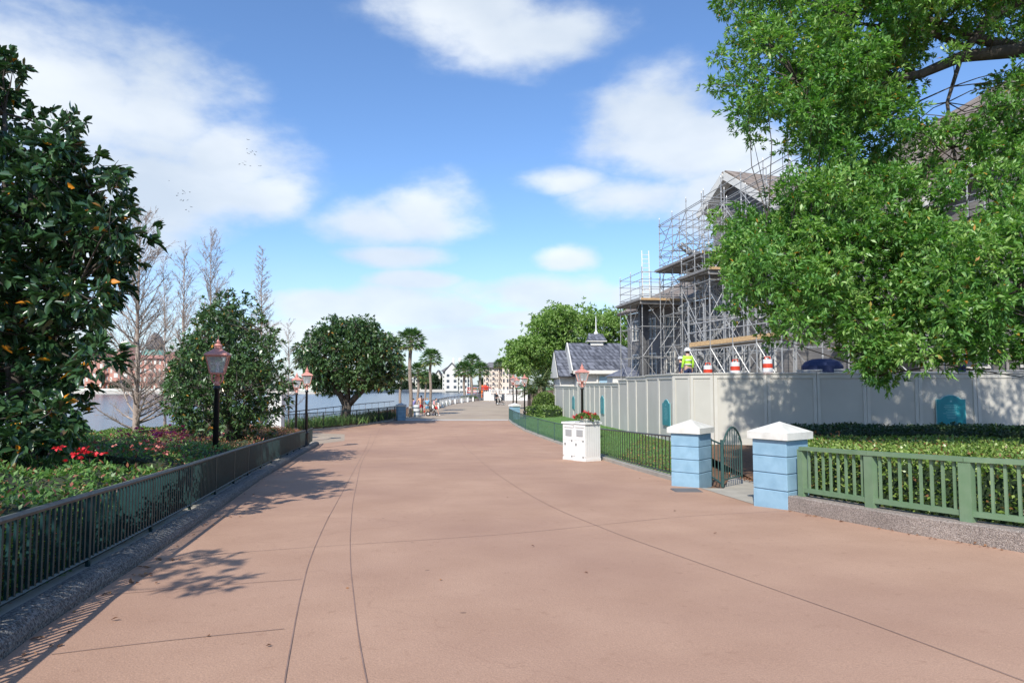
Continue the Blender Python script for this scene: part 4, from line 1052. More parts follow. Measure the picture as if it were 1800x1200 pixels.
# --- hedges
def nz(x, y, f=1.0): return math.sin(x*2.1*f+1.3)*math.cos(y*1.7*f+.4)*.5+math.sin(x*4.7*f+y*3.1*f)*.3+math.sin(y*6.3*f-x*1.9*f)*.2
def hedge(name, label, cat, front, back, h0, h1, leaf, L, W, per_m2, inner='inner_leaf', bump=.06, side=True, group=None, zf=None, rndfun=None, k=1, sidebase=.05, droop=.05, layers=.10):
    """front/back: polylines of (x,y) with equal length; h0,h1 heights above G at front/back"""
    n = len(front); zf = zf or G
    base = Vector((front[0][0], front[0][1], zf(front[0][1])))
    t = thing(name, label, cat, base, group)
    def P(u, v):
        i = min(int(u*(n-1)), n-2); f = u*(n-1)-i
        a = [front[i][j]+(front[i+1][j]-front[i][j])*f for j in (0,1)]; b = [back[i][j]+(back[i+1][j]-back[i][j])*f for j in (0,1)]
        x = a[0]+(b[0]-a[0])*v; y = a[1]+(b[1]-a[1])*v; edge = min(1, v/.08, (1-v)/.08)
        h = h0+(h1-h0)*v; return x, y, zf(y)+h+bump*nz(x,y)-.10*(1-edge)**2
    # inner foliage core
    nu, nv = max(8, n*4), 6; vs = []; fs = []; ins = .09
    for i in range(nu+1):
        for j in range(nv+1):
            u = i/nu; v = .03+.94*j/nv; x, y, z = P(u, v); vs.append((x, y, z-ins))
    W_ = nv+1
    for i in range(nu):
        for j in range(nv): q = i*W_+j; fs.append((q, q+1, q+W_+1, q+W_))
    def skirt(idx):
        b0 = len(vs)
        for q in idx: x, y, z = vs[q]; vs.append((x, y, zf(y)+sidebase))
        for a in range(len(idx)-1): fs.append((idx[a], idx[a+1], b0+a+1, b0+a))
    skirt([i*W_ for i in range(nu+1)]); skirt([i*W_+nv for i in range(nu+1)]); skirt(list(range(W_))); skirt([nu*W_+j for j in range(W_)])
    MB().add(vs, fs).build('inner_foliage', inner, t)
    # leaves
    lens = []
    for i in range(n-1): lens.append(math.dist(front[i], front[i+1]))
    Lf = sum(lens); Wd = sum(math.dist(a, b) for a, b in zip(front, back))/n
    pts = []; dirs = []
    cum = np.cumsum([0]+[math.dist(front[i],front[i+1])*0.5+math.dist(back[i],back[i+1])*.5 for i in range(n-1)]); tot = cum[-1]
    def ru(): 
        d = random.random()*tot; i = int(np.searchsorted(cum, d)-1); i = max(0, min(n-2, i)); return (i+(d-cum[i])/(cum[i+1]-cum[i]))/(n-1)
    for _ in range(int(Lf*Wd*per_m2)):
        x, y, z = P(ru(), random.random()); pts.append((x, y, z-random.random()*layers)); dirs.append((random.gauss(0,.8), random.gauss(0,.8), random.uniform(.1,1)))
    if side:
        for v, h in ((0, h0), (1, h1)):
            for _ in range(int(Lf*h*per_m2*.8)):
                u = ru(); x, y, z = P(u, v); x2, y2, _z = P(u, .5); dx, dy = x-x2, y-y2; l = math.hypot(dx, dy) or 1
                zz = zf(y)+sidebase+(z-zf(y)-sidebase)*random.random(); o = random.uniform(-.06,.05)
                pts.append((x+dx/l*o, y+dy/l*o, zz)); dirs.append((dx/l+random.gauss(0,.6), dy/l+random.gauss(0,.6), random.gauss(.25,.5)))
        for u in (0, 1):
            for _ in range(int(Wd*h0*per_m2*.7)):
                x, y, z = P(u, random.random()); x2, y2, _z = P(.5, .5); zz = zf(y)+sidebase+(z-zf(y)-sidebase)*random.random()
                pts.append((x+random.gauss(0,.03), y+random.gauss(0,.03), zz)); dirs.append((random.gauss(0,1), random.gauss(0,1), random.gauss(.2,.5)))
    P_ = np.array(pts); D_ = np.array(dirs)
    if k > 1: P_, D_ = sprigs(P_, D_, k, .55, .01)
    m = len(P_); rn = rng.random(m) if rndfun is None else rndfun(P_)
    leaf_object('leaves', leaf, P_, D_, L*(.7+.6*rng.random(m)), W*(.75+.5*rng.random(m)), t, rnd=rn, droop=droop)
    return t, P
# right hedge behind the sage green fence
gk = offs(gkerb, .19)
fr = [(4.95,11.85),(5.25,11.0),(5.65,10.0),(6.15,9.0),(6.75,7.9),(7.6,6.6)]
bk = [(6.9,15.8),(8.2,15.6),(9.6,15.2),(11.0,14.8),(12.6,14.2),(14.5,13.4)]
hedge('clipped_hedge', 'clipped yellow green hedge right behind the sage green fence', 'hedge', fr, bk, .93, 1.0, 'hedge_leaf', .075, .036, 620, bump=.05, droop=.02)
fr = [(6.9,17.4),(9,17.1),(12,16.9),(16,16.8)]; bk = [(7.4,19.4),(9.4,19.2),(12.6,19),(17,18.9)]
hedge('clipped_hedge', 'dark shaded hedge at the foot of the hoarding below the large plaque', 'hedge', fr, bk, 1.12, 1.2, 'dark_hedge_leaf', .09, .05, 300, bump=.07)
# mulch bank with red brown leaves by the near pillar
mt = []
for _ in range(700): mt.append((random.uniform(6.1,7.6), random.uniform(15.6,17.3), 0))
P_ = np.array(mt); P_[:,2] = [G(y)+.75+random.uniform(-.35,.3)*(1) for y in P_[:,1]]
t = thing('copper_shrub', 'small red brown shrub at the left corner of the clipped hedge', 'shrub', (6.8,16.4,G(16.4)))
mb = MB()
for _ in range(12): a = random.uniform(0,6.28); mb.tube([Vector((6.8,16.4,G(16.4))), Vector((6.8+math.cos(a)*.6,16.4+math.sin(a)*.6,G(16.4)+random.uniform(.6,1)))],[.015,.006],4)
mb.build('stems','bark',t); leaf_object('leaves','litter_leaf',P_,rng.normal(size=P_.shape),.09,.05,t)
# azaleas on the left
fl = [p for p in offs(kL, .42) if p.y > 1.0]
fl = [p for i, p in enumerate(fl) if i % 3 == 0 or i == len(fl)-1]
front = [xy(p) for p in fl]
def bx(y): return -7.6-max(0,(y-6))*.23 if y < 22 else -11.3-.1*(y-22)
def split(y0, y1):
    f = [p for p in front if y0-.01 <= p[1] <= y1+.01]; return f, [(min(p[0]-1.2, bx(p[1])), p[1]+.6) for p in f]
def densify(f, m=3):
    out = []
    for a, b in zip(f, f[1:]):
        for k in range(m): out.append((a[0]+(b[0]-a[0])*k/m, a[1]+(b[1]-a[1])*k/m))
    return out+[f[-1]]
front = densify(front, 4)
azg = 'azaleas behind the teal railing'
def az(y0, y1, h, leaf, per, lab, rf=None, L=.075, inner='inner_azalea'):
    f, b = split(y0, y1)
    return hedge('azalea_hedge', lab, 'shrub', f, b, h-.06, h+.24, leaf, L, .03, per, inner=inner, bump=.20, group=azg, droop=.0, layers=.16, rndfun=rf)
az(1.0, 10.2, .86, 'azalea_leaf', 560, 'bright green azalea bank with red and pink blooms at the near end of the railing')
az(10.0, 15.6, .86, 'azalea_leaf', 430, 'green azalea stretch with orange tinted tips around the nearest lamp', rf=lambda P: np.clip(.35+.65*rng.random(len(P)),0,1))
az(15.4, 21.5, .72, 'azalea_bronze_leaf', 340, 'bronze tinted azalea stretch below the conical magnolia')
az(21.3, 30.6, .78, 'azalea_bronze_leaf', 300, 'orange pink azalea bank at the far end of the teal railing', L=.09, rf=lambda P: np.clip(.25+.75*rng.random(len(P)),0,1))
# blooms
def bloom(cx, cy, n, spread, m, lab, hh=.98, L=.05):
    c = gp(cx, cy, hh) if cy > 50 else Vector((cx, cy, G(cy)+hh)); t = []
    for _ in range(n):
        q = c+Vector((random.gauss(0,spread), random.gauss(0,spread*1.3), random.gauss(0,.04)))
        q.z = G(q.y)+hh+(.22 if m == 'petal_pink' else .05)+random.gauss(0,.06)
        i_ = min(range(len(fenceL)-1), key=lambda j: abs(fenceL[j].y-q.y)+abs(fenceL[j+1].y-q.y)); fa, fb = fenceL[i_], fenceL[i_+1]
        lim = fa.x+(fb.x-fa.x)*(q.y-fa.y)/(fb.y-fa.y)-.32
        if q.x > lim: q.x = lim-abs(random.gauss(0, max(spread,.25)))
        for _ in range(5): t.append((q.x+random.gauss(0,.008), q.y+random.gauss(0,.008), q.z))
    P = np.array(t); o = leaf_object('azalea_blossom', m, P, rng.normal(size=P.shape)*[1,1,.5]+[0,-.2,.6], L, L*.8, None, origin=c)
    tag(o, lab, 'blossoms', 'azalea blossoms', kind='stuff')
bloom(-5.05,8.1,16,.13,'petal_red','cluster of red azalea blossoms left of centre in the near azalea bank')
bloom(-5.6,11.0,34,.2,'petal_pink','spread of magenta azalea blossoms just behind the railing')
bloom(366,792,18,.2,'petal_salmon','salmon azalea blossoms left of the lamp foot')
bloom(250,785,60,1.3,'petal_salmon','scattered salmon azalea blossoms across the middle of the bed', L=.045)
bloom(430,775,30,.9,'petal_salmon','scattered salmon azalea blossoms right of the lamp', L=.05)
# low hedge by the water, beyond the little railing
hedge('low_hedge', 'low light green hedge between the bare cypress and the little railing', 'hedge', [(-8.9,13),(-10.2,17),(-11.3,21),(-12.2,27)], [(-11,13.5),(-12.4,18),(-13.4,22),(-14.4,28)], .95, .95, 'shrub_leaf', .09, .045, 230, bump=.12)
hedge('low_hedge', 'clipped low hedge at the foot of the round clipped shrub', 'hedge', [(1.2,59),(2.0,56),(2.6,53)], [(3.2,60.5),(3.6,57.5),(3.9,54)], .9, .95, 'shrub_leaf', .22, .11, 60, bump=.1)
# ornamental grass behind the far railing
P_ = []
fo = offs(dens(farL, 8), .7)
for _ in range(2600):
    p = random.choice(fo); P_.append((p.x+random.gauss(-.4,.6), p.y+random.uniform(0,1.6), G(p.y)+.08))
P_ = np.array(P_)
tag(leaf_object('ornamental_grass', 'grass_blade', P_, np.array([0,0,1.])+rng.normal(size=P_.shape)*.3, .8*(.5+.7*rng.random(len(P_))), .05, up=.2), 'tufts of long green grass behind the black railing', 'grass', kind='stuff')
P_ = np.array([(random.uniform(-9.6,-8.9)+ .0, random.uniform(66,96), -1.13) for _ in range(900)])
tag(leaf_object('ground_cover', 'shrub_leaf', P_, np.array([0,0,1.])+rng.normal(size=P_.shape)*.6, .45*(.5+.7*rng.random(len(P_))), .16, up=.2), 'low green planting strip under the plaza railing', 'plants', kind='stuff')
# round clipped shrub, cycad
c = at(958,706,61); r = 1.05
t = thing('clipped_shrub', 'round clipped yellow green shrub beside the far end of the hoarding', 'shrub', (c.x,61,G(61)+.1))
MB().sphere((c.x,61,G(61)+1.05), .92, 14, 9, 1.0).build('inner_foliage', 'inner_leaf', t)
v = unit(rng.normal(size=(3600,3))); P_ = v*np.array([1.02,1.02,1.0])*(1+.05*rng.normal(size=(3600,1)))+[c.x,61,G(61)+1.05]
leaf_object('leaves', 'shrub_leaf', P_, v+rng.normal(size=v.shape)*.7, .16, .09, t)
def cycad(px, Y, yb, s, lab):
    c = at(px, yb, Y); t = thing('cycad', lab, 'plant', (c.x,Y,G(Y)))
    MB().tube([Vector((c.x,Y,G(Y))), c], .22*s, 8).build('trunk', 'palm_bark', t)
    P=[];D=[];Ls=[]; st = MB()
    for i in range(40):
        a = i*2.4; e = 1.2-i/39*1.2; d = Vector((math.cos(a)*math.cos(e), math.sin(a)*math.cos(e), math.sin(e))); pts=[c.copy()]
        for k in range(6): d = (d+Vector((0,0,-.13))).normalized(); pts.append(pts[-1]+d*.32*s)
        st.tube(pts, [.02]*7, 3, cap=False)
        sd = d.cross(Vector((0,0,1))).normalized()
        for k in range(1,13):
            q = pts[k//2].lerp(pts[min(6,k//2+1)], (k%2)*.5)
            for sg in (-1,1): P.append(q[:]); D.append((sd*sg+d*.6+Vector((0,0,.15)))[:]); Ls.append(.34*s)
    st.build('leaf_stalks','palm_leaf_stalk',t); leaf_object('crown','dark_hedge_leaf',np.array(P),np.array(D),np.array(Ls),.07*s,t)
cycad(950, 66, 676, 1.15, 'dark feathery cycad rising behind the round clipped shrub')
cycad(936, 70, 690, .8, 'smaller feathery cycad left of the larger one')
# fallen leaves
P_ = []
for _ in range(90):
    p = random.choice(kL[6:]); o = abs(random.gauss(0,.18)); P_.append((p.x+.05+o, p.y, G(p.y)+.008))
for _ in range(30):
    p = random.choice(dens(gkerb[:5], 6)); P_.append((p.x-.03-abs(random.gauss(0,.05)), p.y-.03, G(p.y)+.01))
for _ in range(13): q = gp(random.uniform(250,1500), random.uniform(790,1190)); P_.append((q.x, q.y, q.z+.008))
P_ = np.array(P_); 
tag(leaf_object('fallen_leaves', 'litter_leaf', P_, rng.normal(size=P_.shape)*[1,1,.12], .055*(.5+.8*rng.random(len(P_))), .03, droop=0, up=3), 'few dry brown leaves scattered on the pink paving and along the kerbs', 'fallen leaves', kind='stuff')
P_ = []
for _ in range(2600):
    t_ = random.random(); a = gp(1130,812,.0); q = lawn_point(random.uniform(.84,.999), random.random()*.95); P_.append((q.x, q.y, q.z+.01))
for _ in range(1800): P_.append((random.uniform(5.2,7.6), random.uniform(14.6,17.2), 0)); P_[-1] = (P_[-1][0], P_[-1][1], G(P_[-1][1])+.04)
P_ = np.array(P_)
tag(leaf_object('leaf_litter', 'litter_leaf', P_, rng.normal(size=P_.shape)*[1,1,.3], .06, .035, droop=0, up=2), 'brown leaf litter on the ground around the gate pillars', 'leaf litter', kind='stuff')
# ================================================================== TERRACE + HOTEL UNDER REPAIR
terr = [(10.2,27),(12.0,24.9),(26,24.6),(60,24.6),(60,70),(5.6,70),(6.6,48)]
mb = MB(); mb.slab([(x,y,-1.2) for x,y in terr], (0,0,2.6)); tag(mb.build('building_site_ground', 'concrete'), kind='structure')
TZ = 1.4
EU = Vector((-.309,.951,0)); EV = Vector((-.951,-.309,0)); O1 = Vector((13.3,40,0))
def L1(u, v, z): return O1+EU*u+EV*v+Vector((0,0,z))
def wallbox(mb, f, u0, u1, v0, v1, z0, z1):
    mb.slab([f(u0,v0,z0), f(u1,v0,z0), f(u1,v1,z0), f(u0,v1,z0)], (0,0,z1-z0))
hot = thing('hotel_building', 'large grey sided hotel under repair with brown shingle roofs behind the scaffolding and oak', 'building', L1(0,0,TZ))
w = MB(); wallbox(w, L1, -4.2, 2.2, 0, -12, TZ, 11.4)
w.slab([L1(-4.2,0,11.4), L1(2.2,0,11.4), L1(2.2,0,12.5), L1(0,0,14.0)], -EV*12)
wallbox(w, L1, 2.2, 15, -.6, -12, TZ, 7.2); wallbox(w, L1, -9.5, -4.2, -1.2, -12, TZ, 10.6)
w.build('wall', 'grey_siding', hot)
def roofp(a, b, c, d, th=.22):
    n = (Vector(b)-Vector(a)).cross(Vector(d)-Vector(a)).normalized()
    if n.z < 0: n = -n
    return MB().slab([a,b,c,d], n*th)
r = roofp(L1(-4.9,.8,10.9), L1(0,.8,14.1), L1(0,-12,14.1), L1(-4.9,-12,10.9)); r2 = roofp(L1(2.7,.8,12.3), L1(0,.8,14.1), L1(0,-12,14.1), L1(2.7,-12,12.3)); r.add(r2.v, r2.f)
r.build('roof', 'brown_shingles', hot)
tr = MB()
for s in (-1,1):
    e_ = (4.95, 10.75) if s < 0 else (2.75, 12.15)
    tr.bar(L1(e_[0]*s,.84,e_[1]), L1(0,.84,14.0), .06, .42); tr.bar(L1((e_[0]-.3)*s,.45,e_[1]+.1), L1(0,.45,13.8), .7, .08)
tr.build('gable_trim', 'cream_trim', hot)
roofp(L1(2.3,.0,7.1), L1(15.5,.0,7.1), L1(15.5,-6,10), L1(2.3,-6,10)).build('roof', 'brown_shingles', hot)
roofp(L1(-9.9,-.6,10.4), L1(-4.2,-.6,10.4), L1(-4.2,-7,14.5), L1(-9.9,-7,14.5)).build('roof', 'brown_shingles', hot)
def win(f, u, v, z, w_, h_, out, m='win_dark', fm='cream_trim', parent=hot):
    fr = MB(); t = .09
    def q(u0,u1,z0,z1,o): return [f(u0,v,z0)+out*o, f(u1,v,z0)+out*o, f(u1,v,z1)+out*o, f(u0,v,z1)+out*o]
    for a in ((u-w_/2-t,u+w_/2+t,z+h_/2,z+h_/2+t),(u-w_/2-t,u+w_/2+t,z-h_/2-t,z-h_/2),(u-w_/2-t,u-w_/2,z-h_/2,z+h_/2),(u+w_/2,u+w_/2+t,z-h_/2,z+h_/2),(u-.02,u+.02,z-h_/2,z+h_/2),(u-w_/2,u+w_/2,z-.02,z+.02)):
        fr.slab(q(*a,.002), out*.07)
    o = fr.build('window', fm, parent); MB().slab(q(u-w_/2,u+w_/2,z-h_/2,z+h_/2,.003), out*.02).build('pane', m, o)
for z in (3.2,6.2,9.2):
    for u in (-2.6,-.4,1.4): win(L1, u, 0, z, 1.1, 1.5, EV)
for z in (3.2,5.8):
    for u in (6,8.5,11,13.5): win(L1, u, -.6, z, 1.0, 1.4, EV)
# near wing
WLL, WLR, WUR, WUL = at(1520,440,34), at(1880,158,25.5), at(1880,88,30), at(1575,262,38)
EU2 = Vector((WLL.x-WLR.x, WLL.y-WLR.y, 0)); WL = EU2.length; EU2.normalize(); EV2 = Vector((-EU2.y, EU2.x, 0)); EV2 = EV2 if EV2.x < 0 else -EV2; O2 = Vector((WLR.x, WLR.y, 0))-EV2*.9
def L2(u, v, z): return O2+EU2*u+EV2*v+Vector((0,0,z))
w = MB(); w.slab([L2(0,0,TZ), L2(WL,0,TZ), L2(WL,0,WLL.z+.25), L2(0,0,WLR.z+.25)], -EV2*9); w.build('wall', 'grey_siding', hot)
r = MB().slab([WLR, WLL, WUL, WUR], (0,0,.3)); r.slab([WUR, WUL, WUL+Vector((4,7,-3)), WUR+Vector((4,7,-3))], (0,0,.3)); r.build('roof','brown_shingles',hot)
MB().bar(WLR+Vector((0,0,.02)), WLL+Vector((0,0,.02)), .14, .45).build('fascia', 'cream_trim', hot)
for z in (3.2,6.0):
    for u in (2,4.6,7.2): win(L2, u, 0, z, 1.2, 1.5, EV2)
b = MB()
for u in np.arange(.6,WL,1.3): b.bar(L2(u,.06,TZ), L2(u,.06,7.6), .1, .05)
b.build('pilaster', 'deck_grey', hot)

# ================================================================== SCAFFOLD
GA = Vector((-.17,.985,0)).normalized(); GB = Vector((.985,.17,0)).normalized()
scf_n = 0
def scaffold(label, O, nb, db, na, da, z0, ztop, decks, rails_above=(0.5,1.0,1.5,2.0,2.6,3.2), stair=False, extra=()):
    t = thing('scaffolding', label, 'scaffolding', (O[0],O[1],z0), 'scaffold towers on the building site')
    O = Vector((O[0],O[1],0)); r = .027
    P = lambda i, j, z: O+GB*db*i+GA*da*j+Vector((0,0,z))
    st = []; ld = []; br = []; jt = MB()
    for i in range(nb+1):
        for j in range(na+1):
            zt = ztop+random.uniform(-.3,.35); MB_ = MB().tube([P(i,j,z0), P(i,j,zt)], r, 5); st.append(MB_)
            z = z0+.5
            while z < zt: MB_.lathe(P(i,j,z), [(.05,-.03),(.05,.03)], 5); z += 1.0
            MB_.lathe(P(i,j,zt), [(.04,0),(.012,.12)], 5)
    lev = []; z = z0+1.9
    while z < ztop-.3: lev.append(z); z += 2.0
    rail = [d+q for d in decks for q in rails_above if d+q < ztop-.05]+list(extra)
    for z in lev+decks:
        for j in range(na+1): ld.append(MB().tube([P(-.06,j,z), P(nb+.06,j,z)], r*.9, 5))
        for i in range(nb+1): ld.append(MB().tube([P(i,-.06,z), P(i,na+.06,z)], r*.9, 5))
    for z in rail:
        for j in (0, na): ld.append(MB().tube([P(-.04,j,z), P(nb+.04,j,z)], r*.85, 5))
        for i in (0, nb): ld.append(MB().tube([P(i,-.04,z), P(i,na+.04,z)], r*.85, 5))
    zz = [z0+.2]+lev
    for a, b in zip(zz, zz[1:]):
        for i in range(nb):
            for j in (0, na):
                if random.random() < .85: s = random.random() < .5; br.append(MB().tube([P(i+(0 if s else 1),j,a), P(i+(1 if s else 0),j,b)], r*.8, 4))
        for j in range(na):
            for i in (0, nb):
                if random.random() < .85: s = random.random() < .5; br.append(MB().tube([P(i,j+(0 if s else 1),a), P(i,j+(1 if s else 0),b)], r*.8, 4))
    parts(t, 'standard', st, 'scaffold_steel', 60); parts(t, 'ledger', ld, 'scaffold_steel', 80); parts(t, 'brace', br, 'scaffold_steel', 60)
    for d in decks:
        m = MB(); a, b, c, e = P(-.15,-.15,d+.03), P(nb+.1,-.15,d+.03), P(nb+.1,na+.1,d+.03), P(-.15,na+.1,d+.03)
        m.slab([a,b,c,e], (0,0,.06)); m.build('deck', 'deck_grey', t)
        f = MB(); f.bar(P(-.16,-.2,d+.12), P(nb+.1,-.2,d+.12), .035, .14); f.build('toe_board', 'plank', t); MB().bar(P(-.2,-.16,d+.12), P(-.2,na+.1,d+.12), .035, .14).build('side_board', 'deck_grey', t)
        g = MB(); 
        for q in (-.1,): g.bar(P(-.15,q,d-.1), P(nb+.1,q,d-.1), .05, .16)
        g.build('beam', 'deck_grey', t)
    if stair:
        s = MB(); z = z0+.1; k = 0
        while z < ztop-3:
            a, b = (P(0,na*.5,z), P(nb,na*.5,z+2)) if k % 2 else (P(nb,na*.5,z), P(0,na*.5,z+2))
            for o in (-.3,.3):
                s.bar(a+GA*o, b+GA*o, .05, .16); s.bar(a+GA*o+Vector((0,0,.9)), b+GA*o+Vector((0,0,.9)), .035)
            for q in range(9): c = a.lerp(b,(q+.5)/9); s.box((c.x,c.y,c.z), (.24,.6,.03), math.atan2(GB.y,GB.x))
            z += 2; k += 1
        s.build('stair', 'scaffold_steel', t)
    return t
def ox(px, Y): return ((px-900)/F*Y, Y)
scaffold('lowest and leftmost scaffold tower, ending in an open guard railed platform', ox(1130,45), 2, 1.5, 2, 2.2, -.4, 9.4, [7.15])
scaffold('middle scaffold tower with the tallest bare tubes rising above its deck', ox(1238,38.5), 2, 1.4, 3, 2.1, .2, 12.6, [9.0], stair=True)
scaffold('inner scaffold tower with an orange edged deck against the low wing', ox(1250,36.5), 2, 1.1, 2, 1.8, 1.4, 8.9, [7.75], stair=True)
scaffold('tallest scaffold run of bare tubes climbing towards the gable beside the oak', ox(1395,29.6), 1, 1.4, 4, 2.1, 1.4, 12.4, [], extra=[9.2,9.7,10.3,10.8,11.3,11.8,12.2])
# long low walkway towards the right
t = thing('scaffold_walkway', 'low orange edged scaffold walkway running right under the oak', 'scaffolding', (*ox(1210,31.5),TZ))
A = Vector((*ox(1212,31.8),3.35)); B = Vector((*ox(1375,28.5),3.62)); d = (B-A).normalized(); n = Vector((-d.y,d.x,0)).normalized()
MB().slab([A,B,B+n*1.3,A+n*1.3],(0,0,.06)).build('deck','deck_grey',t); MB().bar(A+Vector((0,0,.15)),B+Vector((0,0,.15)),.04,.2).build('toe_board','plank',t)
for k in range(5):
    p = A.lerp(B,k/4)
    for q in (0,1.3): MB().tube([p+n*q-Vector((0,0,2)), p+n*q+Vector((0,0,2.2 if k<4 else .4))], .03, 5).build('standard','scaffold_steel',t)
    if k < 4:
        e = A.lerp(B,(k+1)/4); MB().tube([p-Vector((0,0,2)), e-Vector((0,0,.1))], .028, 5).build('brace','scaffold_steel',t); MB().tube([p-Vector((0,0,.1)), e-Vector((0,0,2))], .028, 5).build('brace','scaffold_steel',t)
for z in (-.15,.7,1.1): MB().tube([A+Vector((0,0,z)), B+Vector((0,0,z))], .028, 5).build('ledger','scaffold_steel',t)
# deep scaffold along the near wing, seen through the oak
t = thing('scaffolding', 'run of scaffold tubes against the near hotel wing, glimpsed through the oak leaves', 'scaffolding', L2(0,2,TZ), 'scaffold towers on the building site')
st=[];ld=[];br=[]
for u in np.arange(-1,WL+1,2.0):
    for v in (1.4,2.5): st.append(MB().tube([L2(u,v,TZ), L2(u,v,11.5)], .03, 5))
for z in (2.2,3.4,5.4,7.4,8.4,9.4,10.4):
    for v in (1.4,2.5): ld.append(MB().tube([L2(-1,v,z), L2(WL+1,v,z)], .028, 5))
for k, u in enumerate(np.arange(-1,WL-1,2.0)): br.append(MB().tube([L2(u,2.5,TZ+2*(k%3)), L2(u+2.2,2.5,TZ+2+2*(k%3))], .026, 4))
parts(t,'standard',st,'scaffold_steel'); parts(t,'ledger',ld,'scaffold_steel'); parts(t,'brace',br,'scaffold_steel')
for z in (3.4,7.4): MB().slab([L2(-1,1.4,z+.05),L2(WL+1,1.4,z+.05),L2(WL+1,2.5,z+.05),L2(-1,2.5,z+.05)],(0,0,.05)).build('deck','plank',t)
# wrapped dark column, ladder
p = ox(1132,47.5); tag(MB().box((p[0],p[1],3.2),(.62,.62,7.4)).box((p[0],p[1],7.0),(.8,.8,.25)).build('wrapped_column','scaffold_dark',origin=(p[0],p[1],-.5)),'tall dark column inside the leftmost scaffold tower','column')
p = ox(1139,46.3); t = thing('ladder','aluminium ladder standing up above the lowest scaffold platform','ladder',(p[0],p[1],7.2)); r_ = MB()
for s in (-.24,.24): MB().bar((p[0]+s-(.05),p[1],7.25),(p[0]+s+.12*0,p[1]+.5,10.9),.06,.03).build('rail','cream_trim',t)
for k in range(11): MB().bar((p[0]-.25,p[1]+.5*k/11.,7.5+k*.31),(p[0]+.22,p[1]+.5*k/11.,7.5+k*.31),.035).build('rung','cream_trim',t)
# safety barrels wrapped round posts
def barrel_proto():
    t = thing('traffic_drum','x','traffic drum')
    for k in range(6): MB().lathe((0,0,k*.17),[(.22-.008*k,0),(.22-.008*k,.155),(.205-.008*k,.165),(.205-.008*k,.17)],14).build('band', 'orange_red' if k%2==0 else 'white_band', t, world=False)
    MB().lathe((0,0,-.08),[(.28,0),(.28,.06),(.2,.08)],14).build('base','rubber',t,world=False)
    MB().bar((-.1,0,1.02),(-.1,0,1.12),.03).bar((.1,0,1.02),(.1,0,1.12),.03).bar((-.1,0,1.12),(.1,0,1.12),.03).build('handle','orange_red',t,world=False)
    return t
dr = barrel_proto()
for i,(px,Y,yt,lab) in enumerate([(1349,27.0,627,'orange and white banded traffic drum, tallest and rightmost above the hoarding'),(1292,28.0,632,'orange and white banded traffic drum, middle of the three above the hoarding'),(1244,29.5,638,'orange traffic drum nearest the workers, leftmost above the hoarding')]):
    o = dr if i == 0 else copy_tree(dr); top = at(px,yt,Y); o.location = (top.x,Y,top.z-1.12); tag(o,lab,'traffic drum','traffic drums on the building site')
    # stack of blocks carrying it
    if top.z-1.2 > TZ+.05:
        tag(MB().box((top.x,Y,(TZ+top.z-1.2)/2),(.9,.7,top.z-1.2-TZ)).box((top.x,Y,top.z-1.24),(1.0,.8,.07)).build('pallet','timber_post',origin=(top.x,Y,TZ)),['timber pallet stack under the rightmost traffic drum','timber pallet stack under the middle traffic drum','timber pallet stack under the leftmost traffic drum'][i],'pallet')
c = at(1445,641,26.5)
mb = MB(); mb.lathe((c.x,26.5,c.z-.5),[(.75,0),(.75,.45),(.62,.62),(.35,.72),(.05,.74)],14)
tag(mb.build('covered_drum','cloth_navy',origin=(c.x,26.5,c.z-.5)),'navy blue covered load just above the hoarding, under the oak leaves','covered load')
mb=MB()
for k in range(4): mb.bar((*ox(1400,26),1.95+.08*k),(*ox(1530,25.6),1.98+.09*k),.06)
tag(mb.build('tube_bundle','scaffold_steel',origin=(*ox(1400,26),1.9)),'loose steel tubes lying just above the hoarding beside the navy load','steel tubes')

# ================================================================== PAVILION
PO = Vector((*ox(1001,61.5),0)); pe = Vector((.998,.06,0)).normalized(); pn = Vector((.06,-.998,0)).normalized()
def LP(u, v, z): return PO+pe*u+pn*v+Vector((0,0,z))
pv = thing('pavilion','small cream pavilion with a slate tiled roof, cupola and white spire beyond the hoarding','pavilion',LP(0,0,-.9))
ez, rz_ = 2.75, 5.35
w = MB(); wallbox(w, LP, .4, 8.2, 1.6, -3.4, -.9, 2.7); w.slab([LP(.4,1.6,2.7),LP(.4,-3.4,2.7),LP(.4,-.9,5.0)], pe*.1); w.build('wall','cream_trim',pv)
r = roofp(LP(0,2.2,ez),LP(8.9,2.2,ez),LP(4.6,-.9,rz_),LP(0.0,-.9,rz_),.12); r2 = roofp(LP(0,-4,ez),LP(8.9,-4,ez),LP(4.6,-.9,rz_),LP(0.0,-.9,rz_),.12); r.add(r2.v,r2.f)
r.slab([LP(8.9,2.2,ez),LP(8.9,-4,ez),LP(4.6,-.9,rz_)],(0,0,.12)); r.build('roof','slate_tiles',pv)
tr = MB(); tr.bar(LP(0,2.25,ez-.02),LP(9,2.25,ez-.02),.12,.3); tr.bar(LP(-.08,2.3,ez),LP(-.08,-.9,rz_),.1,.3); tr.bar(LP(-.08,-4.1,ez),LP(-.08,-.9,rz_),.1,.3)
tr.slab([LP(-.02,2.1,ez-.1),LP(-.02,-3.9,ez-.1),LP(-.02,-.9,rz_-.15)], -pe*.04); tr.build('gable_trim','cream_trim',pv)
MB().slab([LP(2.4,1.62,1.7),LP(6.6,1.62,1.7),LP(6.6,1.62,2.35),LP(2.4,1.62,2.35)], pn*.05).build('blue_panel','pale_blue',pv)
MB().bar(LP(2.2,1.7,-.9),LP(2.2,1.7,2.6),.14).build('downpipe','cream_trim',pv)
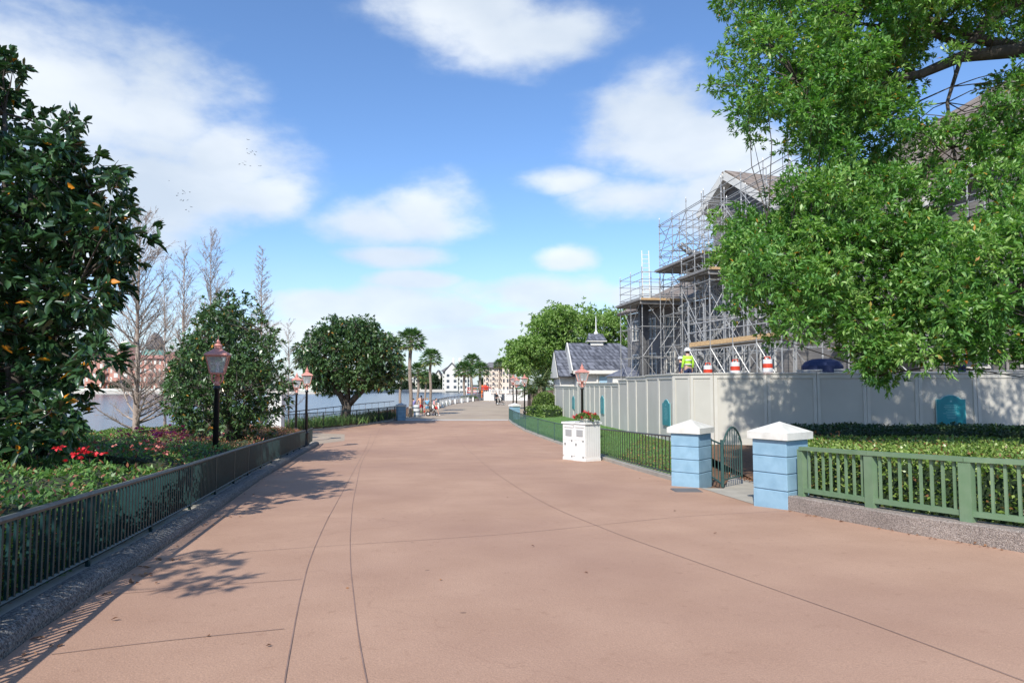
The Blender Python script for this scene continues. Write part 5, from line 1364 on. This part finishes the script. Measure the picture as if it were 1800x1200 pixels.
# left smaller gable
w = MB(); wallbox(w, LP, -.9, .38, 0.2, -4.6, -.9, 2.5); w.build('wall','cream_trim',pv)
r = roofp(LP(-1.1,.9,2.3),LP(2,.9,2.3),LP(2,-2.1,4.75),LP(-1.1,-2.1,4.75),.1); r2 = roofp(LP(-1.1,-5.1,2.3),LP(2,-5.1,2.3),LP(2,-2.1,4.75),LP(-1.1,-2.1,4.75),.1); r.add(r2.v,r2.f); r.build('roof','slate_tiles',pv)
MB().slab([LP(-1.13,.8,2.25),LP(-1.13,-5.0,2.25),LP(-1.13,-2.1,4.65)], -pe*.04).build('gable_trim','cream_trim',pv)
cc = LP(2.6,-.9,0); cu = MB(); ang = math.atan2(pe.y,pe.x)
cu.box((cc.x,cc.y,5.45),(1.15,.9,.5),ang); cu.box((cc.x,cc.y,5.6),(1.75,1.3,.12),ang); cu.build('cupola','cream_trim',pv)
c2 = MB(); a=[LP(2.6+x,-.9+y,5.67) for x,y in ((-.85,.7),(.85,.7),(.85,-.7),(-.85,-.7))]; b=[LP(2.6+x,-.9,6.3) for x in (-.7,.6)]
c2.add(a+b,[(0,1,5,4),(2,3,4,5),(1,2,5),(3,0,4),(3,2,1,0)]); c2.build('cupola_roof','slate_tiles',pv)
MB().lathe((cc.x,cc.y,6.25),[(.18,0),(.2,.12),(.1,.25),(.055,.4),(.04,1.4),(.01,1.75)],8).build('spire','white_paint',pv)
# white eave corner of another low roof right of it
t = thing('low_roof','low pale roof corner with a pointed gable at the foot of the leftmost scaffold','roof',(*ox(1105,50),-.5))
c = ox(1108,50); w=MB().box((c[0],c[1]+1.5,.9),(2.6,3,2.8)); w.build('wall','cream_trim',t); MB().add([(c[0]-1.5,c[1]-.2,2.25),(c[0]+1.5,c[1]-.2,2.25),(c[0]+1.5,c[1]+3,2.25),(c[0]-1.5,c[1]+3,2.25),(c[0],c[1]+1.4,3.0)],[(0,1,4),(1,2,4),(2,3,4),(3,0,4),(3,2,1,0)]).build('roof','slate',t)

# ================================================================== FAR SHORE
sheet('far_shore', [(-700,242),(-60,242),(-60,600),(-700,600)], 'lawn', hfun=lambda x,y: -1.2)
sheet('far_shore', [(-60,300),(600,300),(600,600),(-60,600)], 'lawn', hfun=lambda x,y: -1.2)
t = thing('seawall','pale seawall along the far shore of the lake','seawall',(-30,299,-1.8))
MB().slab([(-700,241.5,-2.6),(-60,241.5,-2.6),(-60,242.3,-2.6),(-700,242.3,-2.6)],(0,0,1.7)).slab([(-60,249.5,-2.6),(-45,299.5,-2.6),(-8,299.5,-2.6),(-8,300.3,-2.6),(-45.5,300.3,-2.6),(-60.5,249.5,-2.6)],(0,0,2.0)).build('wall','border',t)
mb = MB(); x = -700
tag(MB().box((-378,243.5,-.35),(640,.12,.9)).build('shore_railing','cream_trim',origin=(-378,243.5,-.8)),'pale continuous railing on top of the far left seawall','railing')
def block(name, label, px0, px1, yt, yb, Y, dep, m, rm, floors, cols, gables=(), roof_h=None, wm='win_dark', cat='building', group=None, extra=None):
    a = at(px0, yt, Y); b = at(px1, yb, Y); x0, x1, z1 = a.x, b.x, a.z; z0 = -1.3
    t = thing(name, label, cat, ((x0+x1)/2, Y, z0), group)
    MB().box(((x0+x1)/2, Y+dep/2, (z0+z1)/2), (x1-x0, dep, z1-z0)).build('wall', m, t)
    rh = roof_h if roof_h is not None else 3
    if rh:
        MB().add([(x0-.8,Y-1,z1+.05),(x1+.8,Y-1,z1+.05),(x1+.8,Y+dep+1,z1+.05),(x0-.8,Y+dep+1,z1+.05),(x0+1.5,Y+dep/2,z1+rh),(x1-1.5,Y+dep/2,z1+rh)],[(0,1,5,4),(2,3,4,5),(1,2,5),(3,0,4),(3,2,1,0)]).build('roof', rm, t)
    fh = (z1-z0)/floors; cw = (x1-x0)/cols
    for f in range(floors):
        for c in range(cols):
            cx = x0+(c+.5)*cw; cz = z0+(f+.55)*fh
            if c % 3 == 1 and f > 0:
                o = MB().box((cx,Y-.5,cz-fh*.30),(cw*.8,1.0,.16)).box((cx,Y-.95,cz-fh*.13),(cw*.8,.08,fh*.26)).build('balcony', m, t)
            MB().box((cx,Y-.06,cz),(cw*(.62 if c%3==1 else .42),.12,fh*.52)).build('window', wm, t)
    for gx, gw, gh in gables:
        g0 = at(gx,yt,Y-1).x; gwm = gw/F*Y; zt = z1+gh
        MB().slab([(g0-gwm/2,Y-1.6,z0),(g0+gwm/2,Y-1.6,z0),(g0+gwm/2,Y-1.6,z1),(g0,Y-1.6,zt),(g0-gwm/2,Y-1.6,z1)],(0,4,0)).build('gable_bay', m, t)
        rr = MB()
        for s in (-1,1): rr.slab([(g0,Y-2.1,zt+.1),(g0+s*(gwm/2+.8),Y-2.1,z1-.5),(g0+s*(gwm/2+.8),Y+dep/2,z1-.5),(g0,Y+dep/2,zt+.1)],(0,0,.4))
        rr.build('gable_roof', rm, t)
        ow = MB()
        for q in (.2,.5,.78):
            for s in (-.28,.28): ow.box((g0+gwm*s,Y-1.66,z0+(z1-z0)*q),(gwm*.22,.12,(z1-z0)*.13))
        ow.lathe((g0,Y-1.62,0),[(.01,0)],3) if False else None
        ow.build('window', wm, t)
    return t
block('waterfront_hotel','white waterfront hotel with a steep gable and arched balconies across the lake',778,826,652,690,300,14,'hotel_white','roof_grey',5,12,[(794,22,3.3),(815,14,1.6)],2.2,group='hotels across the lake')
block('waterfront_hotel','low white hotel wing seen between the palms left of the gabled one',700,778,662,690,310,14,'hotel_white','roof_grey',4,18,[(770,10,2.6),(722,10,2)],1.8,group='hotels across the lake')
block('waterfront_hotel','cream hotel wing with a long grey roof right of the palm cluster',850,905,646,690,215,12,'hotel_cream','roof_grey',5,15,[(889,12,1.8)],1.9,group='hotels across the lake')
block('waterfront_hotel','pale hotel glimpsed low on the far shore behind the round magnolia',490,640,672,690,290,14,'hotel_white','roof_grey',3,26,[],1.8,group='hotels across the lake')
tw = thing('roof_tower','white roof turrets rising above the gabled hotel','turret',(at(803,640,302).x,302,10)); 
for dx in (-1.6,1.2): MB().box((at(803,640,302).x+dx,303,11),(1.1,1.1,3.4)).lathe((at(803,640,302).x+dx,303,12.7),[(.9,0),(.1,.7)],4,.785).build('turret','hotel_white',tw)
t = block('brick_building','long red brick waterfront building with white windows across the lake on the left',150,318,630,690,250,16,'brick_red','brick_red',4,20,[(215,30,4),(175,20,2.5),(300,18,2)],1.6,wm='hotel_white')
dt = thing('domed_tower','grey tower with a pale green domed base behind the red brick building','tower',(at(270,690,268).x,268,-1.3)); cx = at(270,690,268).x
MB().lathe((cx,268,9),[(6,0),(6,2.5),(5.6,4.2),(4.2,5.5),(3.2,6)],16).build('dome','verdigris',dt,smooth=True); MB().lathe((cx,268,-1.3),[(6,0),(6,10.5)],16).build('wall','brick_red',dt)
MB().lathe((cx,268,15),[(3.0,0),(3.0,3.5),(2.4,5),(1.2,6.2),(.2,7)],14).build('lantern','roof_grey',dt,smooth=True)
# right side beyond the plaza: white railing and low boarded wall, red railing, parasol
t = thing('white_railing','white picket railing above a white boarded wall at the end of the plaza','railing',(0,117,-1.15))
xa, xb = at(861,700,117).x, at(930,700,117).x
rr = MB(); rr.box(((xa+xb)/2,117,-.15),(xb-xa,.1,.1)); rr.box(((xa+xb)/2,117,.75),(xb-xa,.12,.1)); 
k = xa
while k <= xb: rr.box((k,117,.3),(.06,.06,.9)); k += .22
k = xa
while k <= xb+.01: rr.box((k,117,-.1),(.2,.2,2.1)); k += (xb-xa)/5
rr.build('pickets','white_paint',t)
bd = MB()
for q in range(6): bd.box(((xa+xb)/2+.2,117.1,-1.05+q*.17),(xb-xa,.08,.15))
bd.build('boarding','white_paint',t)
MB().box((at(871,700,117).x,116.8,-.5),(.45,.2,1.1)).box((at(884,700,117).x,116.8,-.5),(.4,.2,1.0)).build('opening','win_dark',t)
t = thing('boarded_screen','white boarded gate screen at the water end of the plaza','screen',(at(858,705,119).x,119,-1.15)); 
for k in range(9): MB().box((at(851+k*1.4,705,119).x,119,-.4),(.13,.06,1.5)).build('board','white_paint',t)
t = thing('red_railing','orange red railing of a landing stage beyond the palms','railing',(at(840,686,135).x,135,-1.2)); xa, xb = at(820,686,135).x, at(862,686,135).x
for z in (.05,.55,.95): MB().box(((xa+xb)/2,135,z),(xb-xa,.1,.14)).build('rail','orange_red' ,t)
k=xa
while k<=xb: MB().box((k,135,-.1),(.12,.12,2.2)).build('post','white_paint',t); k+=1.1
tag(MB().box(((xa+xb)/2,137,-1.25),(xb-xa+2,5,.3)).build('landing_stage','timber_post',origin=((xa+xb)/2,137,-1.4)),'timber landing stage under the orange red railing','landing stage')
c = at(853,678,140); t = thing('parasol','closed red parasol with an orange pole beyond the red railing','parasol',(c.x,140,-1.1)); MB().lathe((c.x,140,-1.1),[(.05,0),(.05,2.6)],6).build('pole','plank',t); MB().lathe((c.x,140,0),[(1.3,.6),(1.25,.9),(.6,1.25),(.03,1.55)],8).build('canopy','orange_red',t)
c = at(848,676,142); tag(MB().lathe((c.x,142,-1.1),[(.3,0),(.3,2.0),(.2,2.5),(.05,2.6)],8).build('orange_banner','hi_vis_orange',origin=(c.x,142,-1.1)),'narrow orange banner column left of the red parasol','banner')
# round planter with palms
c = at(824,709,116); t = thing('stone_planter','low round stone planter with clipped plants under the waterfront palms','planter',(c.x,116,-1.15))
MB().lathe((c.x,116,-1.15),[(1.7,0),(1.75,.4),(1.6,.42),(1.5,.36)],20).build('rim','tan_aggregate',t); v=unit(rng.normal(size=(500,3))); v[:,2]=abs(v[:,2]); leaf_object('plants','shrub_leaf',v*[1.4,1.4,.45]+[c.x,116,-.8],v+rng.normal(size=v.shape)*.5,.3,.15,t)
# white short posts along the plaza edge
def wp_proto():
    t = thing('plaza_bollard','x','bollard'); MB().box((0,0,.3),(.24,.24,.6)).build('post','white_paint',t,world=False); MB().lathe((0,0,.6),[(.19,0),(.19,.05),(.02,.12)],4,.785).build('cap','cap_stone',t,world=False); return t
wp_ = wp_proto(); BL = ['nearest to the family','second from the family','third from the family','fourth from the family','midway along the railing','just before the stone planter','beside the stone planter','beyond the stone planter','farthest, near the white boarding']
for k in range(9):
    o = wp_ if k == 0 else copy_tree(wp_); y = 74+k*4.9; x = -8.5 if y < 96 else -8.5+(y-96)*.12; o.location=(x,y,-1.14); tag(o, 'short white bollard on the plaza edge, '+BL[k], 'bollard', 'short white bollards along the plaza edge')
# timber posts and striped barrel by the left pillar
def tp(px, Y, h, r, lab):
    c = gp(px, 733); x = (px-900)/F*Y; t = thing('timber_bollard',lab,'bollard',(x,Y,G(Y)),'timber bollards beside the blue pillar'); MB().lathe((x,Y,G(Y)),[(r,0),(r*.95,h*.5),(r,h-.05),(r*.9,h)],10).build('post','timber_post',t,smooth=False); MB().lathe((x,Y,G(Y)+h*.72),[(r*1.1,0),(r*1.1,.08)],10).build('rope','cap_stone',t)
tp(711,57,1.15,.19,'thick timber bollard just right of the distant blue pillar')
tp(722,59,1.1,.13,'slimmer timber bollard between the thick one and the family')
x=(733-900)/F*60; t=thing('striped_barrel','pale green and white striped barrel left of the family','barrel',(x,60,G(60)))
for k in range(6): MB().lathe((x,60,G(60)+k*.17),[(.27,0),(.27,.165)],12).build('band','white_band' if k%2 else 'cloth_grey',t)
# white pillar behind the conical magnolia
c = Vector((*ox(486,34),0)); t = thing('white_pillar','plain white pillar half hidden behind the conical magnolia','pillar',(c.x,34,G(34))); MB().box((c.x,34,.05),(.75,.5,2.4)).build('shaft','white_paint',t); MB().box((c.x,34,1.3),(.9,.65,.1)).build('cap','cap_stone',t)

# ================================================================== PEOPLE
def skin_obj(name, verts, edges, radii, m, parent, root=0, sub=1):
    me = bpy.data.meshes.new(name); me.from_pydata([tuple(v) for v in verts], edges, []); me.materials.append(MATS[m])
    o = bpy.data.objects.new(name, me); col.objects.link(o); o.parent = parent
    md = o.modifiers.new('skin','SKIN'); md.use_smooth_shade = True
    sv = me.skin_vertices[0].data
    for i, r in enumerate(radii):
        sv[i].radius = (r, r) if not isinstance(r, tuple) else r; sv[i].use_root = (i == root)
    s = o.modifiers.new('sub','SUBSURF'); s.levels = sub; s.render_levels = sub
    return o
def person(label, x, y, face, shirt, legs, hair, z=None, h=1.72, stride=.0, arms='down', skin='skin_light', long_legs=False, hat=None, vest=None, crouch=False, pack=None, hair_r=.105, bare_arms=True):
    s = h/1.75; t = thing('person', label, 'person', (x, y, G(y) if z is None else z)); t.rotation_euler = (0,0,face); t.scale = (s,s,s)
    J = dict(pel=(0,0,.95), sp=(0,.0,1.12), ch=(0,-.01,1.32), nk=(0,.0,1.48), hd=(0,.03,1.60), ht=(0,.02,1.70), nose=(0,.135,1.61))
    for sd, n in ((-1,'l'),(1,'r')):
        f = stride*sd
        J['hip'+n]=(.09*sd,0,.90); J['kn'+n]=(.10*sd,f*.5+.02,.49); J['an'+n]=(.10*sd,f-.02-(abs(f)*.1 if f<0 else 0),.085+(.06 if f<-.05 else 0)); J['toe'+n]=(.12*sd,f+.14,.035)
        J['sh'+n]=(.18*sd,-.01,1.42)
        if arms=='down': J['el'+n]=(.24*sd,-.02-f*.3,1.14); J['wr'+n]=(.25*sd,.06-f*.6,.90)
        elif arms=='front': J['el'+n]=(.23*sd,.05,1.15); J['wr'+n]=(.17*sd,.30,1.04)
        elif arms=='hips': J['el'+n]=(.36*sd,-.04,1.17); J['wr'+n]=(.2*sd,.04,.99)
        else: J['el'+n]=(.26*sd,.08,1.2); J['wr'+n]=(.16*sd,.28,1.3)
        e = Vector(J['el'+n]); w_ = Vector(J['wr'+n]); d = (w_-e).normalized(); J['pm'+n]=tuple(w_+d*.07)
        side = Vector((1,0,0)).cross(d).normalized() if abs(d.x) < .9 else Vector((0,1,0))
        for k in range(4): b = w_+d*.10+side*(.03-.02*k); J[f'f{k}a'+n]=tuple(b); J[f'f{k}b'+n]=tuple(b+(d+Vector((0,.5,0))).normalized()*(.07-.008*abs(k-1)))
        J['th'+n]=tuple(w_+d*.05+side*.055+Vector((0,.02,0)))
    R_ = dict(pel=.13, sp=.115, ch=.135, nk=.052, hd=.085, ht=.075, nose=.016)
    E = [('pel','sp'),('sp','ch'),('ch','nk'),('nk','hd'),('hd','ht'),('hd','nose')]
    for n in 'lr':
        R_.update({'hip'+n:.085,'kn'+n:.055,'an'+n:.038,'toe'+n:.032,'sh'+n:.058,'el'+n:.038,'wr'+n:.026,'pm'+n:.032,'th'+n:.010})
        E += [('pel','hip'+n),('hip'+n,'kn'+n),('kn'+n,'an'+n),('an'+n,'toe'+n),('ch','sh'+n),('sh'+n,'el'+n),('el'+n,'wr'+n),('wr'+n,'pm'+n),('pm'+n,'th'+n)]
        for k in range(4): R_[f'f{k}a'+n]=.009; R_[f'f{k}b'+n]=.008; E += [('pm'+n,f'f{k}a'+n),(f'f{k}a'+n,f'f{k}b'+n)]
    if crouch:
        for k in list(J): 
            v = Vector(J[k])
            if k[:2] in ('pe','sp','ch','nk','hd','ht','no','sh','el','wr','pm','th','f0','f1','f2','f3'): v.z -= .52; v.y += -.1+max(0,(v.z-.4))*.35
            elif k.startswith('hip'): v.z -= .52; v.y -= .1
            elif k.startswith('kn'): v.y += .3
            J[k] = tuple(v)
    keys = list(J); ix = {k:i for i,k in enumerate(keys)}
    body = skin_obj('body', [J[k] for k in keys], [(ix[a],ix[b]) for a,b in E], [R_[k] for k in keys], skin, t, sub=1)
    def lerp(a,b,f): return tuple(Vector(J[a]).lerp(Vector(J[b]),f))
    def cloth(name, pts, edges, m):
        skin_obj(name, [p for p,_ in pts], edges, [r for _,r in pts], m, t, sub=1)
    # shirt
    P = [(J['pel'],.148),(J['sp'],.142),(J['ch'],.155),(lerp('ch','nk',.55),.085)]; Ed=[(0,1),(1,2),(2,3)]
    for n in 'lr': i=len(P); P += [(J['sh'+n],.078),(lerp('sh'+n,'el'+n,.6 if bare_arms else 1.0),.062)]; Ed += [(2,i),(i,i+1)]
    if not bare_arms:
        for q,n in enumerate('lr'): i=len(P); P.append((lerp('el'+n,'wr'+n,.85),.045)); Ed.append((5+2*q,i))
    cloth('shirt', P, Ed, shirt)
    # shorts / trousers
    P = [(tuple(Vector(J['pel'])+Vector((0,0,.05))),.140),(J['pel'],.150)]; Ed=[(0,1)]
    for n in 'lr':
        i=len(P); P += [(J['hip'+n],.11),(lerp('hip'+n,'kn'+n,.75 if not long_legs else 1.0),.085 if not long_legs else .075)]; Ed += [(1,i),(i,i+1)]
        if long_legs: P.append((lerp('kn'+n,'an'+n,.9),.062)); Ed.append((i+1,i+2))
    cloth('trousers' if long_legs else 'shorts', P, Ed, legs)
    for n in 'lr': a=Vector(J['an'+n])-Vector((0,0,.03)); b=Vector(J['toe'+n]); skin_obj('shoe',[a+Vector((0,-.05,-.005)),a,b],[(0,1),(1,2)],[.045,.05,.042],'cloth_white' if shirt!='cloth_black' else 'cloth_black',t,sub=1)
    hd = Vector(J['hd']); ht = Vector(J['ht'])
    skin_obj('hair',[hd+Vector((0,-.045,-.06)),hd+Vector((0,-.04,.03)),ht+Vector((0,-.01,-.005))],[(0,1),(1,2)],[hair_r*.65,hair_r*.92,hair_r*.88],hair,t,sub=1)
    for sx in (-.03,.03):
        o = MB().sphere((hd.x+sx,hd.y+.082,hd.z+.025),.011,6,4).build('eye','cloth_black',t,world=False)
    if hat: MB().lathe((ht.x,ht.y,ht.z-.03),[(.15,0),(.125,.03),(.11,.10),(.04,.14)],12).build('hat',hat,t,world=False)
    if vest:
        P=[(tuple(Vector(J['pel'])+Vector((0,0,.1))),.152),(J['sp'],.155),(J['ch'],.168),(lerp('ch','nk',.4),.1)]; cloth('safety_vest',P,[(0,1),(1,2),(2,3)],vest)
        for z in (1.08,1.26): MB().lathe((0,-.005,z),[(.168,0),(.168,.04)],14).build('reflective_band','white_band',t,world=False)
    if pack: MB().box((0,-.2,1.25),(.3,.16,.42),taper=.8).build('backpack',pack,t,world=False)
    return t
def pos(px, Y): return ((px-900)/F*Y, Y)
person('person in a purple top leaning over by the timber bollards, facing the water', *pos(727,61.5), .3, 'cloth_purple','cloth_blue','hair_dark',h=1.62,arms='front')
person('person in a peach sleeveless top and red shorts, tallest of the family', *pos(741,62.5), -.2, 'cloth_orange','cloth_red','hair_dark',h=1.86,arms='hips')
person('person with fair hair in a long blue top beside the stroller, back to the viewer', *pos(751.5,62), .1, 'cloth_blue','cloth_blue','hair_blond',h=1.66,arms='front')
person('small child in pink standing between the blue top and the red shorts', *pos(747,61.0), 1.2, 'cloth_pink','cloth_red','hair_blond',h=.95)
person('person in a grey and pink top and red shorts striding to the right', *pos(767,62), -1.5, 'cloth_grey','cloth_red','hair_dark',h=1.62,stride=.3,arms='front',pack='cloth_pink')
person('person in dark clothes behind a dark stroller far down the plaza', *pos(873,94), -2.2, 'cloth_black','cloth_black','hair_dark',h=1.75,arms='front',long_legs=True,bare_arms=False)
person('worker in a lime safety vest among the scaffold tubes above the hoarding', *pos(1209,30.5), .3, 'hi_vis','cloth_navy','hair_dark',z=1.4,h=1.85,vest='hi_vis',hat='white_band',long_legs=True,bare_arms=False)
person('worker in a dark blue top bending beside the lime vested worker', *pos(1197,31), 1.2, 'cloth_navy','cloth_navy','hair_dark',z=1.4,h=1.5,long_legs=True,bare_arms=False,hat='white_band')
c = at(1682,625,25.6)
person('worker in a yellow and orange vest half hidden by oak leaves above the hoarding', c.x, 25.4, .2, 'hi_vis_orange','cloth_navy','hair_dark',z=1.4,h=1.9,vest='hi_vis',hat='hi_vis_orange',long_legs=True,bare_arms=False)
def stroller_proto():
    t = thing('stroller','x','stroller')
    for sx in (-.24,.24):
        for y, r in ((.38,.10),(-.32,.16)):
            w_ = MB(); pts=[(sx,y+r*math.cos(a),r+r*math.sin(a)) for a in [2*math.pi*k/14 for k in range(15)]]; w_.tube(pts,.028,5)
            o = w_.build('wheel','rubber',t,world=False); h_=MB().sphere((sx,y,r),r*.55,8,6); h_.build('hub','white_band',o,world=False)
    f = MB()
    for sx in (-.22,.22): f.tube([(sx,.38,.1),(sx,.05,.55),(sx,-.5,1.02)],.015,5); f.tube([(sx,-.32,.16),(sx,.05,.55)],.015,5)
    f.tube([(-.22,-.5,1.02),(.22,-.5,1.02)],.02,5); f.build('frame','cloth_black',t,world=False)
    MB().add([(-.2,.35,.35),(.2,.35,.35),(.2,-.1,.38),(-.2,-.1,.38),(.2,-.25,.85),(-.2,-.25,.85),(-.2,.35,.30),(.2,.35,.30),(.2,-.15,.32),(-.2,-.15,.32)],[(0,1,2,3),(3,2,4,5),(6,7,8,9),(0,3,9,6),(1,2,8,7),(0,1,7,6),(5,4,8,9)]).build('seat','cloth_black',t,world=False)
    v=MB(); 
    P=[]
    for k in range(7): a=R(100-k*24); P+=[(-.23,-.15+.34*math.cos(a),.72+.32*math.sin(a)),(.23,-.15+.34*math.cos(a),.72+.32*math.sin(a))]
    v.add(P,[(2*k,2*k+1,2*k+3,2*k+2) for k in range(6)]); o=v.build('canopy','cloth_black',t,world=False); md=o.modifiers.new('s','SOLIDIFY'); md.thickness=.02
    return t
s1 = stroller_proto(); s1.location=(*pos(760,61.5),G(61)); s1.rotation_euler=(0,0,-1.35); tag(s1,'black stroller with pale wheel hubs beside the family at the water side','stroller','strollers'); s1.scale=(1.1,1.1,1.1)
s2 = copy_tree(s1); s2.location=(*pos(880,93.5),G(93)); s2.rotation_euler=(0,0,-1.9); tag(s2,'dark stroller pushed far down the plaza','stroller','strollers')

# ================================================================== BIRDS
bm_ = MB(); bm_.lathe((0,0,0),[(.01,-.25),(.05,-.1),(.06,.05),(.02,.22)],6)
me_b = [(0,-.1,0),(0,.1,0),(.3,.02,.10),(.62,-.14,.02),(.3,-.1,.08)]
first = None
def bird():
    m = MB(); m.tube([(0,-.26,0),(0,-.1,0),(0,.08,.01),(0,.2,.02),(0,.27,.01)],[.02,.05,.06,.035,.008],6)
    for s in (-1,1): m.slab([(0,-.1,.02),(0,.1,.02),(.3*s,.05,.14),(.62*s,-.14,.06),(.3*s,-.09,.13)],(0,0,.012))
    return m.build('bird','bird_black',None,origin=(0,0,0))
fl1 = [(297,318),(322,336),(311,344),(325,340),(334,338),(318,352),(322,353),(330,352),(327,369),(336,364),(321,341),(332,372),(313,340)]
fl2 = [(436,246),(434,262),(441,268),(444,266),(450,267),(448,272),(431,284),(421,289),(430,290),(440,292),(457,292),(436,270),(427,287)]
where = {297:'leftmost and highest bird of the left flock, on its own',450:'rightmost of the trio',}
for gi,(fl,gn) in enumerate(((fl1,'left flock of small dark birds against the cloud'),(fl2,'right flock of small dark birds high over the magnolia'))):
    for i,(px,py) in enumerate(fl):
        Y = 110+random.uniform(-4,4); p = at(px,py,Y)
        if first is None: first = bird(); o = first
        else: o = first.copy(); col.objects.link(o)
        o.location = p; o.rotation_euler=(random.uniform(-.4,.4),random.uniform(-.5,.5),random.uniform(0,6.28)); o.scale=(random.uniform(.35,.55),)*3
        tag(o, ('small dark bird flying in the lower left flock, against the grey cloud' if gi==0 else 'small dark bird flying in the upper flock, over the bare cypress tops'), 'bird', gn)
